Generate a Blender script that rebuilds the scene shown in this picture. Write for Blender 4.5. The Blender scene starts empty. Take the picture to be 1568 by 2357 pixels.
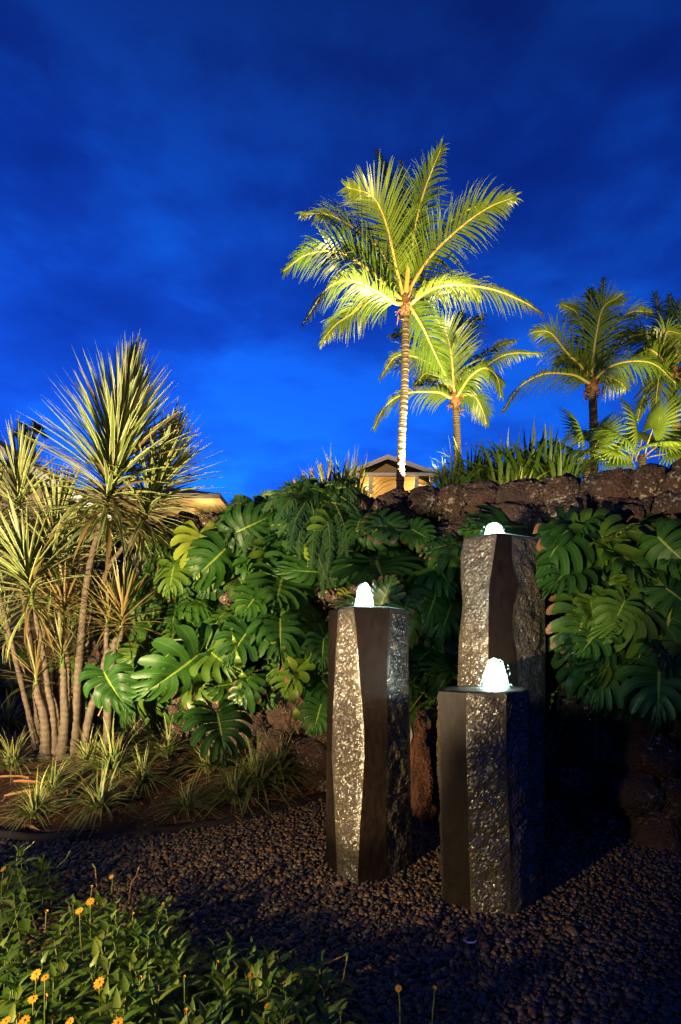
import bpy, math, random
import numpy as np
from mathutils import Vector, Matrix, noise

R = math.radians
C = bpy.context.scene.collection
S = bpy.context.scene
rng = random.Random(7)

# ------------------------------------------------------------------ camera, sky, lamps
EYE = 1.4            # camera height; level camera with a vertical lens shift
FPX, CX, HY = 1178.0, 784.0, 1490.0      # focal length, centre and eye line measured in the photograph

cam_d = bpy.data.cameras.new('camera')
cam_d.sensor_fit = 'VERTICAL'
cam_d.sensor_height = 36.0
cam_d.lens = 18.0
cam_d.shift_y = (HY - 1178.5) / 2357.0
cam_d.clip_start = 0.05
cam_d.clip_end = 600
cam = bpy.data.objects.new('camera', cam_d)
C.objects.link(cam)
cam.location = (0, 0, EYE)
cam.rotation_euler = (R(90), 0, 0)
S.camera = cam

S.view_settings.view_transform = 'Standard'
S.view_settings.look = 'None'
S.view_settings.gamma = 1
S.view_settings.use_curve_mapping = False
S.view_settings.exposure = 4.0          # a long exposure at blue hour
S.render.engine = 'CYCLES'
cy = S.cycles
cy.use_denoising = True
cy.max_bounces = 6
cy.transparent_max_bounces = 12
cy.sample_clamp_indirect = 0.6
cy.sample_clamp_direct = 0

world = bpy.data.worlds.new('World')
S.world = world
world.use_nodes = True


class NB:
    """small node builder"""
    def __init__(self, tree):
        self.t = tree

    def n(self, typ, **kw):
        nd = self.t.nodes.new(typ)
        for k, v in kw.items():
            setattr(nd, k, v)
        return nd

    def set(self, sock, v):
        if hasattr(v, 'is_output') or isinstance(v, bpy.types.NodeSocket):
            self.t.links.new(v, sock)
        else:
            if isinstance(v, tuple) and len(v) == 3 and sock.type == 'RGBA':
                v = v + (1,)
            sock.default_value = v

    def math(self, op, a, b=0.0, c=0.0, clamp=False):
        nd = self.n('ShaderNodeMath', operation=op, use_clamp=clamp)
        self.set(nd.inputs[0], a); self.set(nd.inputs[1], b); self.set(nd.inputs[2], c)
        return nd.outputs[0]

    def ramp(self, f, stops, interp='LINEAR'):
        nd = self.n('ShaderNodeValToRGB')
        nd.color_ramp.interpolation = interp
        el = nd.color_ramp.elements
        while len(el) < len(stops):
            el.new(0.5)
        for e, (p, c) in zip(el, stops):
            e.position = p
            e.color = (c if isinstance(c, tuple) else (c, c, c)) + (1,)
        self.set(nd.inputs[0], f)
        return nd.outputs[0]

    def mix(self, f, a, b, blend='MIX'):
        nd = self.n('ShaderNodeMix', data_type='RGBA', blend_type=blend)
        self.set(nd.inputs[0], f); self.set(nd.inputs[6], a); self.set(nd.inputs[7], b)
        return nd.outputs[2]

    def noise(self, scale, detail=4, rough=0.55, vec=None, dist=0.0):
        nd = self.n('ShaderNodeTexNoise')
        nd.inputs['Scale'].default_value = scale
        nd.inputs['Detail'].default_value = detail
        nd.inputs['Roughness'].default_value = rough
        nd.inputs['Distortion'].default_value = dist
        if vec is not None:
            self.set(nd.inputs['Vector'], vec)
        return nd.outputs['Fac']

    def voro(self, scale, vec=None, feature='F1', out='Distance'):
        nd = self.n('ShaderNodeTexVoronoi', feature=feature)
        nd.inputs['Scale'].default_value = scale
        if vec is not None:
            self.set(nd.inputs['Vector'], vec)
        return nd.outputs[out]

    def bump(self, h, strength=0.5, dist=0.02, normal=None):
        nd = self.n('ShaderNodeBump')
        nd.inputs['Strength'].default_value = strength
        nd.inputs['Distance'].default_value = dist
        self.set(nd.inputs['Height'], h)
        if normal is not None:
            self.set(nd.inputs['Normal'], normal)
        return nd.outputs[0]


def build_world():
    t = world.node_tree
    b = NB(t)
    bg = t.nodes['Background']
    sky = b.n('ShaderNodeTexSky', sky_type='NISHITA', sun_disc=False)
    sky.sun_elevation = R(-2)
    sky.sun_rotation = R(-25)
    sky.ozone_density = 5
    tc = b.n('ShaderNodeTexCoord')
    sep = b.n('ShaderNodeSeparateXYZ')
    t.links.new(tc.outputs['Generated'], sep.inputs[0])
    z = sep.outputs[2]
    # direction projected on a cloud deck so that the clouds flatten towards the horizon
    zz = b.math('ADD', b.math('MAXIMUM', z, 0.0), 0.42)
    comb = b.n('ShaderNodeCombineXYZ')
    b.set(comb.inputs[0], sep.outputs[0])
    b.set(comb.inputs[1], b.math('DIVIDE', sep.outputs[1], zz))
    b.set(comb.inputs[2], b.math('MULTIPLY', z, 1.9))
    big = b.noise(2.1, 3, 0.5, comb.outputs[0], 0.2)
    fine = b.noise(6.5, 6, 0.58, comb.outputs[0], 0.15)
    cl = b.math('ADD', b.math('MULTIPLY', big, 0.70), b.math('MULTIPLY', fine, 0.30))
    cloud = b.ramp(cl, [(0.34, (0.50, 0.42, 0.55)), (0.465, (0.80, 0.76, 0.82)), (0.57, (1.06, 1.46, 1.22))])
    grad = b.ramp(z, [(0.0, (0.20, 1.08, 1.7)), (0.28, (0.18, 1.05, 1.68)), (0.48, (0.16, 0.98, 1.56)),
                      (0.66, (0.13, 0.64, 1.08)), (0.80, (0.14, 0.34, 0.58)), (1.0, (0.15, 0.35, 0.55))])
    col = b.mix(1.0, b.mix(1.0, sky.outputs[0], grad, 'MULTIPLY'), cloud, 'MULTIPLY')
    vs = b.n('ShaderNodeTexVoronoi')
    vs.inputs['Scale'].default_value = 26
    t.links.new(tc.outputs['Generated'], vs.inputs['Vector'])
    pick = b.n('ShaderNodeSeparateColor'); t.links.new(vs.outputs['Color'], pick.inputs[0])
    star = b.math('MULTIPLY', b.math('LESS_THAN', vs.outputs['Distance'], 0.028), b.math('GREATER_THAN', pick.outputs[0], 0.95))
    col = b.mix(star, col, (1.4, 1.6, 1.9))
    low = b.mix(b.math('LESS_THAN', z, 0.0), col, (0.002, 0.003, 0.008))
    t.links.new(low, bg.inputs[0])
    bg.inputs[1].default_value = 0.15


build_world()


def at(u, v, Y):
    return Vector(((u - CX) / FPX * Y, Y, EYE + (HY - v) / FPX * Y))


def lamp_spot(name, loc, target, power, color, angle, blend=0.4, radius=0.04):
    l = bpy.data.lights.new(name, 'SPOT')
    l.energy = power; l.color = color; l.spot_size = R(angle); l.spot_blend = blend; l.shadow_soft_size = radius
    o = bpy.data.objects.new(name, l)
    C.objects.link(o)
    o.location = loc
    d = Vector(target) - Vector(loc)
    o.rotation_euler = d.to_track_quat('-Z', 'Y').to_euler()
    return o


def lamp_point(name, loc, power, color, radius=0.03):
    l = bpy.data.lights.new(name, 'POINT')
    l.energy = power; l.color = color; l.shadow_soft_size = radius
    o = bpy.data.objects.new(name, l)
    C.objects.link(o)
    o.location = loc
    return o


WARM = (1.0, 0.77, 0.42)
# garden spotlights beside the frame, then added fills for boulder and wall top
lamp_spot('bed_spotlight', (-3.5, 1.3, 0.45), (-2.2, 5.2, 2.3), 380, WARM, 72, 0.8, 0.05)
lamp_spot('column_spotlight', (-1.95, 0.35, 0.62), (-0.06, 3.1, 0.88), 82, (1.0, 0.76, 0.42), 26, 0.5, 0.03)
lamp_spot('column_spotlight', (-1.95, 0.30, 0.62), (1.2, 3.65, 1.98), 140, (1.0, 0.78, 0.45), 28, 0.8, 0.03)
lamp_spot('path_lamp', (-1.95, 0.15, 0.92), (-0.75, 2.15, 0.0), 40, (1.0, 0.76, 0.32), 60, 1.0, 0.05)
lamp_spot('boulder_fill_light', (-3.4, 1.9, 0.35), (0.66, 4.1, 0.62), 60, (1.0, 0.72, 0.38), 16, 0.7, 0.03)  # added fill for the red boulder, which the bed spotlight misses
lamp_point('wall_top_fill_light', (0.30, 6.5, 3.15), 13, (1.0, 0.72, 0.30), 0.05)  # added fill on the spiky clumps, standing in for the house glow
lamp_point('wall_top_fill_light', (-2.1, 8.3, 3.25), 10, (1.0, 0.80, 0.42), 0.05)  # added fill for the pale shrubs on the wall top
# uplights at the feet of the palms
PALM_LIGHT = (1.0, 0.80, 0.34)
lamp_spot('palm_uplight', (1.2, 7.5, 3.85), (1.45, 12.0, 8.9), 700, (1.0, 0.76, 0.28), 55, 0.5, 0.06)
lamp_spot('palm_uplight', (1.76, 11.66, 5.0), (1.47, 12.0, 6.6), 600, (1.0, 0.78, 0.5), 60, 0.5, 0.03)
lamp_spot('palm_uplight', (4.4, 11.9, 5.25), (3.4, 15.0, 9.3), 230, PALM_LIGHT, 70, 0.5, 0.06)
lamp_spot('palm_uplight', (7.6, 12.6, 6.3), (8.6, 17.0, 11.0), 110, PALM_LIGHT, 75, 0.5, 0.06)
lamp_spot('palm_uplight', (10.4, 14.0, 6.9), (12.0, 18.0, 11.0), 230, PALM_LIGHT, 75, 0.5, 0.06)


# ------------------------------------------------------------------ scene helpers
class MB:
    def __init__(self):
        self.v = []; self.f = []; self.uv = []; self.m = []

    def face(self, idx, uvs=None, mat=0):
        self.f.append(tuple(idx))
        self.uv.extend(uvs if uvs else [(0.5, 0.5)] * len(idx))
        self.m.append(mat)

    def grid(self, rows, uvf=None, mat=0, close=False):
        """rows: list of equal-length lists of points"""
        b = len(self.v)
        nr, nc = len(rows), len(rows[0])
        for r in rows:
            self.v.extend([tuple(p) for p in r])
        for i in range(nr - 1):
            for j in range(nc if close else nc - 1):
                k = (j + 1) % nc
                q = (b + i * nc + j, b + i * nc + k, b + (i + 1) * nc + k, b + (i + 1) * nc + j)
                if uvf:
                    uv = [uvf(i, j), uvf(i, j + 1), uvf(i + 1, j + 1), uvf(i + 1, j)]
                else:
                    uv = [(j / nc, i / nr)] * 4
                self.face(q, uv, mat)

    def tube(self, pts, radii, n=8, mat=0, cap=True):
        pts = [Vector(p) for p in pts]
        rows = []
        ref = Vector((0.31, 0.85, 0.2)).normalized()
        for i, p in enumerate(pts):
            a = pts[max(0, i - 1)]; c = pts[min(len(pts) - 1, i + 1)]
            t = (c - a).normalized()
            x = t.cross(ref)
            if x.length < 1e-3:
                x = t.cross(Vector((1, 0, 0)))
            x.normalize(); y = t.cross(x)
            r = radii[i] if hasattr(radii, '__len__') else radii
            rows.append([p + x * (r * math.cos(2 * math.pi * k / n)) + y * (r * math.sin(2 * math.pi * k / n)) for k in range(n)])
        b = len(self.v)
        self.grid(rows, mat=mat, close=True)
        if cap:
            self.face(range(b, b + n), mat=mat)
            e = b + (len(pts) - 1) * n
            self.face(range(e, e + n), mat=mat)

    def box(self, x0, x1, y0, y1, z0, z1, mat=0):
        b = len(self.v)
        self.v += [(x, y, z) for z in (z0, z1) for y in (y0, y1) for x in (x0, x1)]
        for q in ((0, 2, 3, 1), (4, 5, 7, 6), (0, 1, 5, 4), (2, 6, 7, 3), (0, 4, 6, 2), (1, 3, 7, 5)):
            self.face([b + i for i in q], mat=mat)

    def prism(self, pts, off, mat=0):
        """closed polygon pts extruded by vector off"""
        b = len(self.v); n = len(pts)
        off = Vector(off)
        self.v += [tuple(Vector(p)) for p in pts] + [tuple(Vector(p) + off) for p in pts]
        self.face(range(b, b + n), mat=mat); self.face(range(b + 2 * n - 1, b + n - 1, -1), mat=mat)
        for i in range(n):
            j = (i + 1) % n
            self.face((b + i, b + j, b + n + j, b + n + i), mat=mat)

    def mesh(self, name, mats, smooth=True):
        me = bpy.data.meshes.new(name)
        me.from_pydata(self.v, [], self.f)
        uvl = me.uv_layers.new(name='UVMap')
        uvl.data.foreach_set('uv', np.array(self.uv, dtype=np.float32).ravel())
        for m in (mats if isinstance(mats, (list, tuple)) else [mats]):
            me.materials.append(m)
        me.polygons.foreach_set('material_index', self.m)
        me.polygons.foreach_set('use_smooth', [smooth] * len(self.f))
        me.update()
        return me

    def build(self, name, mats, parent=None, smooth=True):
        return link(name, self.mesh(name, mats, smooth), parent)


def link(name, me, parent=None, M=None):
    """an object with world matrix M; below a thing it is stored relative to that thing"""
    o = bpy.data.objects.new(name, me)
    C.objects.link(o)
    M = M if M is not None else Matrix.Identity(4)
    if parent is not None:
        o.parent = parent
        root = parent
        while root.parent:
            root = root.parent
        M = Matrix.Translation(-Vector(root.location)) @ M
        if parent is not root:
            M = parent.matrix_basis.inverted() @ M
    o.matrix_basis = M
    return o


def thing(name, label, cat, loc=(0, 0, 0), group=None):
    o = bpy.data.objects.new(name, None)
    o.empty_display_size = 0.1
    C.objects.link(o)
    o.location = loc
    return tag(o, label, cat, group)


def tag(o, label=None, cat=None, group=None, kind=None):
    if label: o['label'] = label
    if cat: o['category'] = cat
    if group: o['group'] = group
    if kind: o['kind'] = kind
    return o


def frame(origin, ydir, zdir, s=1.0, sx=None):
    y = Vector(ydir).normalized()
    z = Vector(zdir)
    z = z - y * z.dot(y)
    if z.length < 1e-4:
        z = Vector((1, 0, 0)) - y * y.x
    z.normalize()
    x = y.cross(z)
    sx = s if sx is None else sx
    M = Matrix.Identity(4)
    for i in range(3):
        M[i][0] = x[i] * sx; M[i][1] = y[i] * s; M[i][2] = z[i] * s; M[i][3] = origin[i]
    return M


def spline(pts, n):
    """Catmull-Rom samples through pts"""
    P = [Vector(p) for p in pts]
    P = [P[0] * 2 - P[1]] + P + [P[-1] * 2 - P[-2]]
    out = []
    m = len(P) - 3
    for k in range(n + 1):
        x = k / n * m
        i = min(int(x), m - 1); t = x - i
        a, b, c, d = P[i], P[i + 1], P[i + 2], P[i + 3]
        out.append(0.5 * ((2 * b) + (c - a) * t + (2 * a - 5 * b + 4 * c - d) * t * t + (3 * b - a - 3 * c + d) * t ** 3))
    return out


def lerp(a, b, t):
    return a + (b - a) * t


def sstep(x):
    x = min(1.0, max(0.0, x))
    return x * x * (3 - 2 * x)


# ------------------------------------------------------------------ materials
def new_mat(name):
    m = bpy.data.materials.new(name)
    m.use_nodes = True
    nt = m.node_tree
    p = nt.nodes['Principled BSDF']
    return m, NB(nt), p, nt.nodes['Material Output']


def leafy(name, build, rough=0.4, trans=0.25, spec=0.5):
    """leaf material: build(b) gives the colour; part of the light passes through"""
    m, b, p, out = new_mat(name)
    col = build(b)
    b.set(p.inputs['Base Color'], col)
    p.inputs['Roughness'].default_value = rough
    p.inputs['Specular IOR Level'].default_value = spec
    tr = b.n('ShaderNodeBsdfTranslucent')
    b.set(tr.inputs['Color'], b.mix(1.0, col, (1.25, 1.3, 0.7), 'MULTIPLY'))
    mx = b.n('ShaderNodeMixShader')
    mx.inputs[0].default_value = trans
    m.node_tree.links.new(p.outputs[0], mx.inputs[1])
    m.node_tree.links.new(tr.outputs[0], mx.inputs[2])
    m.node_tree.links.new(mx.outputs[0], out.inputs['Surface'])
    return m


def obj_random(b):
    return b.n('ShaderNodeObjectInfo').outputs['Random']


def uv_xy(b):
    s = b.n('ShaderNodeSeparateXYZ')
    b.t.links.new(b.n('ShaderNodeTexCoord').outputs['UV'], s.inputs[0])
    return s.outputs[0], s.outputs[1]


def obj_co(b):
    return b.n('ShaderNodeTexCoord').outputs['Object']


def geo_pos(b):
    return b.n('ShaderNodeNewGeometry').outputs['Position']


NL = 8     # lobes on each side of a monstera leaf


def monstera_col(young=False, tips=False):
    def f(b):
        x, y = uv_xy(b)
        r = obj_random(b)
        ax = b.math('ABSOLUTE', b.math('SUBTRACT', x, 0.5))
        fr = b.math('FRACT', b.math('MULTIPLY', y, NL))
        vein = b.math('LESS_THAN', b.math('ABSOLUTE', b.math('SUBTRACT', fr, 0.5)), 0.05)
        rib = b.math('LESS_THAN', ax, 0.017)
        base = b.ramp(r, [(0, (0.012, 0.042, 0.007)), (0.6, (0.020, 0.062, 0.008)), (1, (0.065, 0.11, 0.010))])
        if young:
            base = b.ramp(r, [(0, (0.13, 0.20, 0.018)), (1, (0.20, 0.24, 0.022))])
        n = b.noise(7, 4, 0.6, obj_co(b))
        base = b.mix(b.math('MULTIPLY', n, 0.5), base, b.mix(1.0, base, (0.5, 0.6, 0.6), 'MULTIPLY'))
        c = b.mix(b.math('MULTIPLY', vein, 0.35), base, (0.07, 0.12, 0.02))
        if tips:
            tipf = b.math('MULTIPLY', b.math('GREATER_THAN', b.math('ADD', ax, b.math('MULTIPLY', n, 0.16)), 0.515), 1.0)
            c = b.mix(tipf, c, (0.16, 0.075, 0.03))
        return b.mix(rib, c, (0.15, 0.20, 0.03))
    return f


M_MON = leafy('monstera_leaf', monstera_col(), 0.46, 0.18, 0.16)
M_MONY = leafy('monstera_leaf_young', monstera_col(True), 0.4, 0.3, 0.4)
M_MONT = leafy('monstera_leaf_brown_tips', monstera_col(False, True), 0.4, 0.2, 0.4)
M_STALK = leafy('leaf_stalk', lambda b: b.mix(obj_random(b), (0.07, 0.11, 0.02), (0.12, 0.13, 0.03)), 0.5, 0.0)


def drac_col(b):
    x, y = uv_xy(b)
    r = obj_random(b)
    ax = b.math('ABSOLUTE', b.math('SUBTRACT', x, 0.5))
    g = b.ramp(r, [(0, (0.035, 0.08, 0.014)), (0.6, (0.075, 0.13, 0.024)), (1, (0.14, 0.16, 0.035))])
    edge = b.ramp(ax, [(0.26, 0.0), (0.38, 1.0)])
    mid = b.math('LESS_THAN', ax, 0.06)
    c = b.mix(edge, g, (0.36, 0.35, 0.17))
    c = b.mix(b.math('MULTIPLY', mid, 0.35), c, (0.22, 0.26, 0.06))
    return c


def drac_dry(b):
    x, y = uv_xy(b)
    r = obj_random(b)
    return b.ramp(r, [(0, (0.10, 0.07, 0.025)), (0.5, (0.18, 0.115, 0.04)), (1, (0.09, 0.11, 0.03))])


M_DRAC = leafy('dracaena_leaf', drac_col, 0.45, 0.25)
M_DRACB = leafy('dracaena_leaf_bronze', drac_dry, 0.5, 0.25)
M_DRY = leafy('dry_leaf', lambda b: b.mix(obj_random(b), (0.25, 0.10, 0.03), (0.34, 0.19, 0.07)), 0.6, 0.15)
M_FROND = leafy('palm_leaflets', lambda b: b.mix(obj_random(b), (0.065, 0.118, 0.013), (0.11, 0.155, 0.018)), 0.38, 0.32)
M_RACHIS = leafy('palm_rachis', lambda b: b.mix(obj_random(b), (0.32, 0.26, 0.07), (0.42, 0.31, 0.09)), 0.45, 0.0)
M_FERN = leafy('fern_leaflets', lambda b: b.mix(obj_random(b), (0.018, 0.055, 0.014), (0.04, 0.09, 0.02)), 0.45, 0.2)
M_STRAP = leafy('strap_leaf', lambda b: b.mix(obj_random(b), (0.03, 0.07, 0.012), (0.07, 0.12, 0.02)), 0.42, 0.25)
M_STRAPY = leafy('pale_strap_leaf', lambda b: b.mix(obj_random(b), (0.16, 0.20, 0.025), (0.26, 0.26, 0.05)), 0.42, 0.3)
M_PINK = leafy('pink_bract', lambda b: b.mix(obj_random(b), (0.50, 0.28, 0.34), (0.60, 0.40, 0.42)), 0.5, 0.3)


def tuft_col(b):
    x, y = uv_xy(b)
    ax = b.math('ABSOLUTE', b.math('SUBTRACT', x, 0.5))
    g = b.mix(obj_random(b), (0.07, 0.13, 0.02), (0.12, 0.16, 0.035))
    n = b.noise(9, 2, 0.5, obj_co(b))
    g = b.mix(b.ramp(n, [(0.5, 0.0), (0.62, 0.8)]), g, (0.24, 0.17, 0.06))
    return b.mix(b.ramp(ax, [(0.30, 0.0), (0.38, 0.55)]), g, (0.40, 0.38, 0.17))


M_TUFT = leafy('tuft_blades', tuft_col, 0.5, 0.25)
M_DAISY = leafy('daisy_leaf', lambda b: b.ramp(obj_random(b), [(0, (0.05, 0.11, 0.012)), (0.6, (0.10, 0.17, 0.018)), (1, (0.18, 0.22, 0.03))]), 0.45, 0.25)
M_PETAL = leafy('daisy_petal', lambda b: b.mix(obj_random(b), (0.60, 0.27, 0.012), (0.66, 0.36, 0.02)), 0.5, 0.3)
M_DISC = leafy('daisy_disc', lambda b: b.mix(obj_random(b), (0.45, 0.16, 0.012), (0.5, 0.22, 0.02)), 0.7, 0.0)


def mat_bark(name, c1, c2, ringscale=0, rough=0.8, wv=0.4):
    m, b, p, out = new_mat(name)
    pos = geo_pos(b)
    n = b.noise(22, 5, 0.65, pos)
    w = b.n('ShaderNodeTexWave', bands_direction='Z')
    w.inputs['Scale'].default_value = ringscale or 8
    w.inputs['Distortion'].default_value = 2.5
    w.inputs['Detail'].default_value = 3
    b.set(w.inputs['Vector'], pos)
    f = b.math('ADD', b.math('MULTIPLY', n, 1 - wv), b.math('MULTIPLY', w.outputs['Fac'], wv))
    b.set(p.inputs['Base Color'], b.ramp(f, [(0.3, c1), (0.62, c2)]))
    p.inputs['Roughness'].default_value = rough
    b.set(p.inputs['Normal'], b.bump(f, 0.7, 0.015))
    return m


M_TRUNK = mat_bark('dracaena_bark', (0.028, 0.019, 0.012), (0.075, 0.052, 0.032), 5, wv=0.15)
M_PALMT = mat_bark('palm_bark', (0.022, 0.015, 0.010), (0.10, 0.07, 0.042), 5)
M_FIBRE = mat_bark('palm_fibre', (0.07, 0.028, 0.012), (0.22, 0.11, 0.045), 10)
M_STEM = mat_bark('climbing_stem', (0.04, 0.035, 0.02), (0.10, 0.08, 0.045), 12)


def mat_lava(name, c1, c2, lichen):
    m, b, p, out = new_mat(name)
    pos = geo_pos(b)
    n = b.noise(5, 6, 0.65, pos)
    v = b.voro(42, pos)
    f = b.noise(60, 4, 0.7, pos)
    base = b.ramp(n, [(0.35, c1), (0.65, c2)])
    base = b.mix(1.0, base, b.ramp(v, [(0.05, 0.35), (0.35, 1.0)]), 'MULTIPLY')
    spots = b.math('MULTIPLY', b.ramp(b.noise(26, 5, 0.7, pos), [(0.60 - lichen, 0.0), (0.64 - lichen, 1.0)]),
                   b.ramp(b.noise(2.6, 3, 0.6, pos), [(0.46, 0.0), (0.60, 1.0)]))
    col = b.mix(spots, base, (0.34, 0.29, 0.23))
    b.set(p.inputs['Base Color'], col)
    p.inputs['Roughness'].default_value = 0.85
    h = b.math('ADD', b.math('MULTIPLY', v, 0.8), b.math('MULTIPLY', f, 0.8))
    b.set(p.inputs['Normal'], b.bump(h, 1.0, 0.03))
    return m


M_LAVA = mat_lava('lava_rock', (0.026, 0.012, 0.008), (0.078, 0.035, 0.021), 0.05)
M_LAVAR = mat_lava('red_lava_rock', (0.06, 0.022, 0.010), (0.20, 0.075, 0.030), -0.06)


def mat_wet_rough():
    m, b, p, out = new_mat('wet_split_basalt')
    pos = geo_pos(b)
    v = b.voro(90, pos)
    n = b.noise(55, 5, 0.7, pos)
    n2 = b.noise(5, 3, 0.5, pos)
    col = b.ramp(n, [(0.3, (0.018, 0.015, 0.011)), (0.7, (0.075, 0.062, 0.044))])
    b.set(p.inputs['Base Color'], b.mix(b.math('MULTIPLY', n2, 0.3), col, (0.06, 0.04, 0.02)))
    b.set(p.inputs['Roughness'], b.ramp(n2, [(0.35, 0.16), (0.65, 0.42)]))
    p.inputs['Specular IOR Level'].default_value = 0.45
    p.inputs['Coat Weight'].default_value = 0.55
    p.inputs['Coat Roughness'].default_value = 0.12
    h = b.math('ADD', b.math('MULTIPLY', v, 0.9), n)
    nb = b.bump(h, 0.35, 0.008)
    b.set(p.inputs['Normal'], nb); b.set(p.inputs['Coat Normal'], nb)
    return m


def mat_wet_smooth():
    m, b, p, out = new_mat('wet_sawn_basalt')
    mp = b.n('ShaderNodeMapping')
    b.set(mp.inputs['Vector'], geo_pos(b)); mp.inputs['Scale'].default_value = (1, 1, 0.5)
    n = b.noise(30, 5, 0.6, mp.outputs[0])
    g = b.noise(240, 2, 0.6, geo_pos(b))
    b.set(p.inputs['Base Color'], b.ramp(n, [(0.3, (0.004, 0.0022, 0.0016)), (0.7, (0.011, 0.006, 0.0035))]))
    b.set(p.inputs['Roughness'], b.ramp(n, [(0.3, 0.5), (0.7, 0.65)]))
    p.inputs['Specular IOR Level'].default_value = 0.18
    h = b.math('ADD', b.math('MULTIPLY', n, 0.8), b.math('MULTIPLY', g, 0.25))
    b.set(p.inputs['Normal'], b.bump(h, 0.35, 0.006))
    return m


M_ROUGH, M_SMOOTH = mat_wet_rough(), mat_wet_smooth()


def mat_simple(name, col, rough=0.7, bumpscale=0, bumpd=0.01, var=0.4, spec=0.5):
    m, b, p, out = new_mat(name)
    pos = geo_pos(b)
    n = b.noise(bumpscale or 6, 5, 0.65, pos)
    b.set(p.inputs['Base Color'], b.mix(b.math('MULTIPLY', n, var), col, tuple(c * 0.4 for c in col)))
    p.inputs['Roughness'].default_value = rough
    p.inputs['Specular IOR Level'].default_value = spec
    if bumpscale:
        b.set(p.inputs['Normal'], b.bump(n, 0.6, bumpd))
    return m


M_SOIL = mat_simple('mulch_soil', (0.085, 0.038, 0.020), 0.95, 45, 0.04, 1.0, 0.2)
M_GROUND = mat_simple('gravel_bed', (0.045, 0.040, 0.036), 0.9, 60, 0.02, 0.8, 0.2)
M_HILL = mat_simple('hillside_soil', (0.045, 0.060, 0.018), 0.95, 8, 0.1, 0.8, 0.1)
M_EDGE = mat_simple('edging_strip', (0.020, 0.016, 0.016), 0.8, 30, 0.004, 0.4, 0.2)
M_WHITE = mat_simple('white_fascia', (0.74, 0.70, 0.62), 0.6, 0, 0.01, 0.15)
M_CREAM = mat_simple('cream_wall', (0.52, 0.38, 0.20), 0.8, 30, 0.004, 0.25)
M_ROOF = mat_simple('dark_roof', (0.050, 0.040, 0.034), 0.85, 20, 0.03, 0.8)
M_SOFFIT = mat_simple('soffit_boards', (0.60, 0.48, 0.28), 0.7, 0, 0.01, 0.2)
M_WINDOW = mat_simple('dark_window', (0.02, 0.02, 0.025), 0.1)
M_PLASTIC = mat_simple('white_plastic', (0.75, 0.75, 0.75), 0.5)


def mat_pebble():
    m, b, p, out = new_mat('river_pebbles')
    r = obj_random(b)
    c = b.ramp(r, [(0.0, (0.055, 0.050, 0.050)), (0.18, (0.15, 0.115, 0.09)), (0.36, (0.075, 0.065, 0.065)), (0.5, (0.23, 0.15, 0.09)),
                   (0.64, (0.11, 0.10, 0.10)), (0.78, (0.20, 0.165, 0.145)), (0.9, (0.24, 0.12, 0.06)), (1.0, (0.33, 0.28, 0.25))], 'CONSTANT')
    n = b.noise(30, 3, 0.6, obj_co(b))
    b.set(p.inputs['Base Color'], b.mix(b.math('MULTIPLY', n, 0.5), b.mix(1.0, c, (0.85, 0.70, 0.55), 'MULTIPLY'), (0.03, 0.024, 0.018)))
    p.inputs['Roughness'].default_value = 0.42
    return m


M_PEB = mat_pebble()


def mat_water_jet():
    m, b, p, out = new_mat('aerated_water')
    t = m.node_tree
    tr = b.n('ShaderNodeBsdfTranslucent'); tr.inputs[0].default_value = (0.92, 1.0, 0.97, 1)
    gl = b.n('ShaderNodeBsdfGlossy'); gl.inputs['Roughness'].default_value = 0.15
    tp = b.n('ShaderNodeBsdfTransparent')
    m1 = b.n('ShaderNodeMixShader'); m1.inputs[0].default_value = 0.12
    t.links.new(tr.outputs[0], m1.inputs[1]); t.links.new(gl.outputs[0], m1.inputs[2])
    m2 = b.n('ShaderNodeMixShader')
    n = b.noise(40, 4, 0.6, geo_pos(b))
    b.set(m2.inputs[0], b.ramp(n, [(0.38, 0.15), (0.68, 0.75)]))
    t.links.new(m1.outputs[0], m2.inputs[1]); t.links.new(tp.outputs[0], m2.inputs[2])
    t.links.new(m2.outputs[0], out.inputs['Surface'])
    return m


def mat_clear_water(name, dens):
    m, b, p, out = new_mat(name)
    t = m.node_tree
    gl = b.n('ShaderNodeBsdfGlossy'); gl.inputs['Roughness'].default_value = 0.12
    gl.inputs['Color'].default_value = (0.9, 1.0, 0.97, 1)
    tr = b.n('ShaderNodeBsdfTranslucent'); tr.inputs[0].default_value = (0.85, 1.0, 0.95, 1)
    tp = b.n('ShaderNodeBsdfTransparent')
    m1 = b.n('ShaderNodeMixShader'); m1.inputs[0].default_value = 0.5
    t.links.new(gl.outputs[0], m1.inputs[1]); t.links.new(tr.outputs[0], m1.inputs[2])
    m2 = b.n('ShaderNodeMixShader'); m2.inputs[0].default_value = dens
    t.links.new(tp.outputs[0], m2.inputs[1]); t.links.new(m1.outputs[0], m2.inputs[2])
    t.links.new(m2.outputs[0], out.inputs['Surface'])
    return m


M_JET = mat_water_jet()
M_SPRAY = mat_clear_water('clear_spray', 0.35)
M_FILM = mat_clear_water('water_film', 0.6)


# ------------------------------------------------------------------ the setting: ground, bed, wall line, hillside
def ywall(x):            # top front edge of the lava wall, seen from above
    return 3.83 + (2.55 - x) * 0.541


def ztop(x):
    return 2.88 - 0.045 * (x - 0.5)


def yface(x, z):         # the face leans back
    return ywall(x) - 0.36 * (1 - min(1, max(0, z / ztop(x))))


CURB_PX = [(-260, 1900), (-100, 1915), (60, 1934), (200, 1933), (350, 1922), (480, 1905), (560, 1889), (660, 1862), (760, 1830), (840, 1800)]
CURB = []
for u, v in CURB_PX:
    Y = EYE * FPX / (v - HY)
    CURB.append(((u - CX) / FPX * Y, Y))
CX_ = np.array([p[0] for p in CURB]); CY_ = np.array([p[1] for p in CURB])


def ycurb(x):
    return float(np.interp(x, CX_, CY_))


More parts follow.
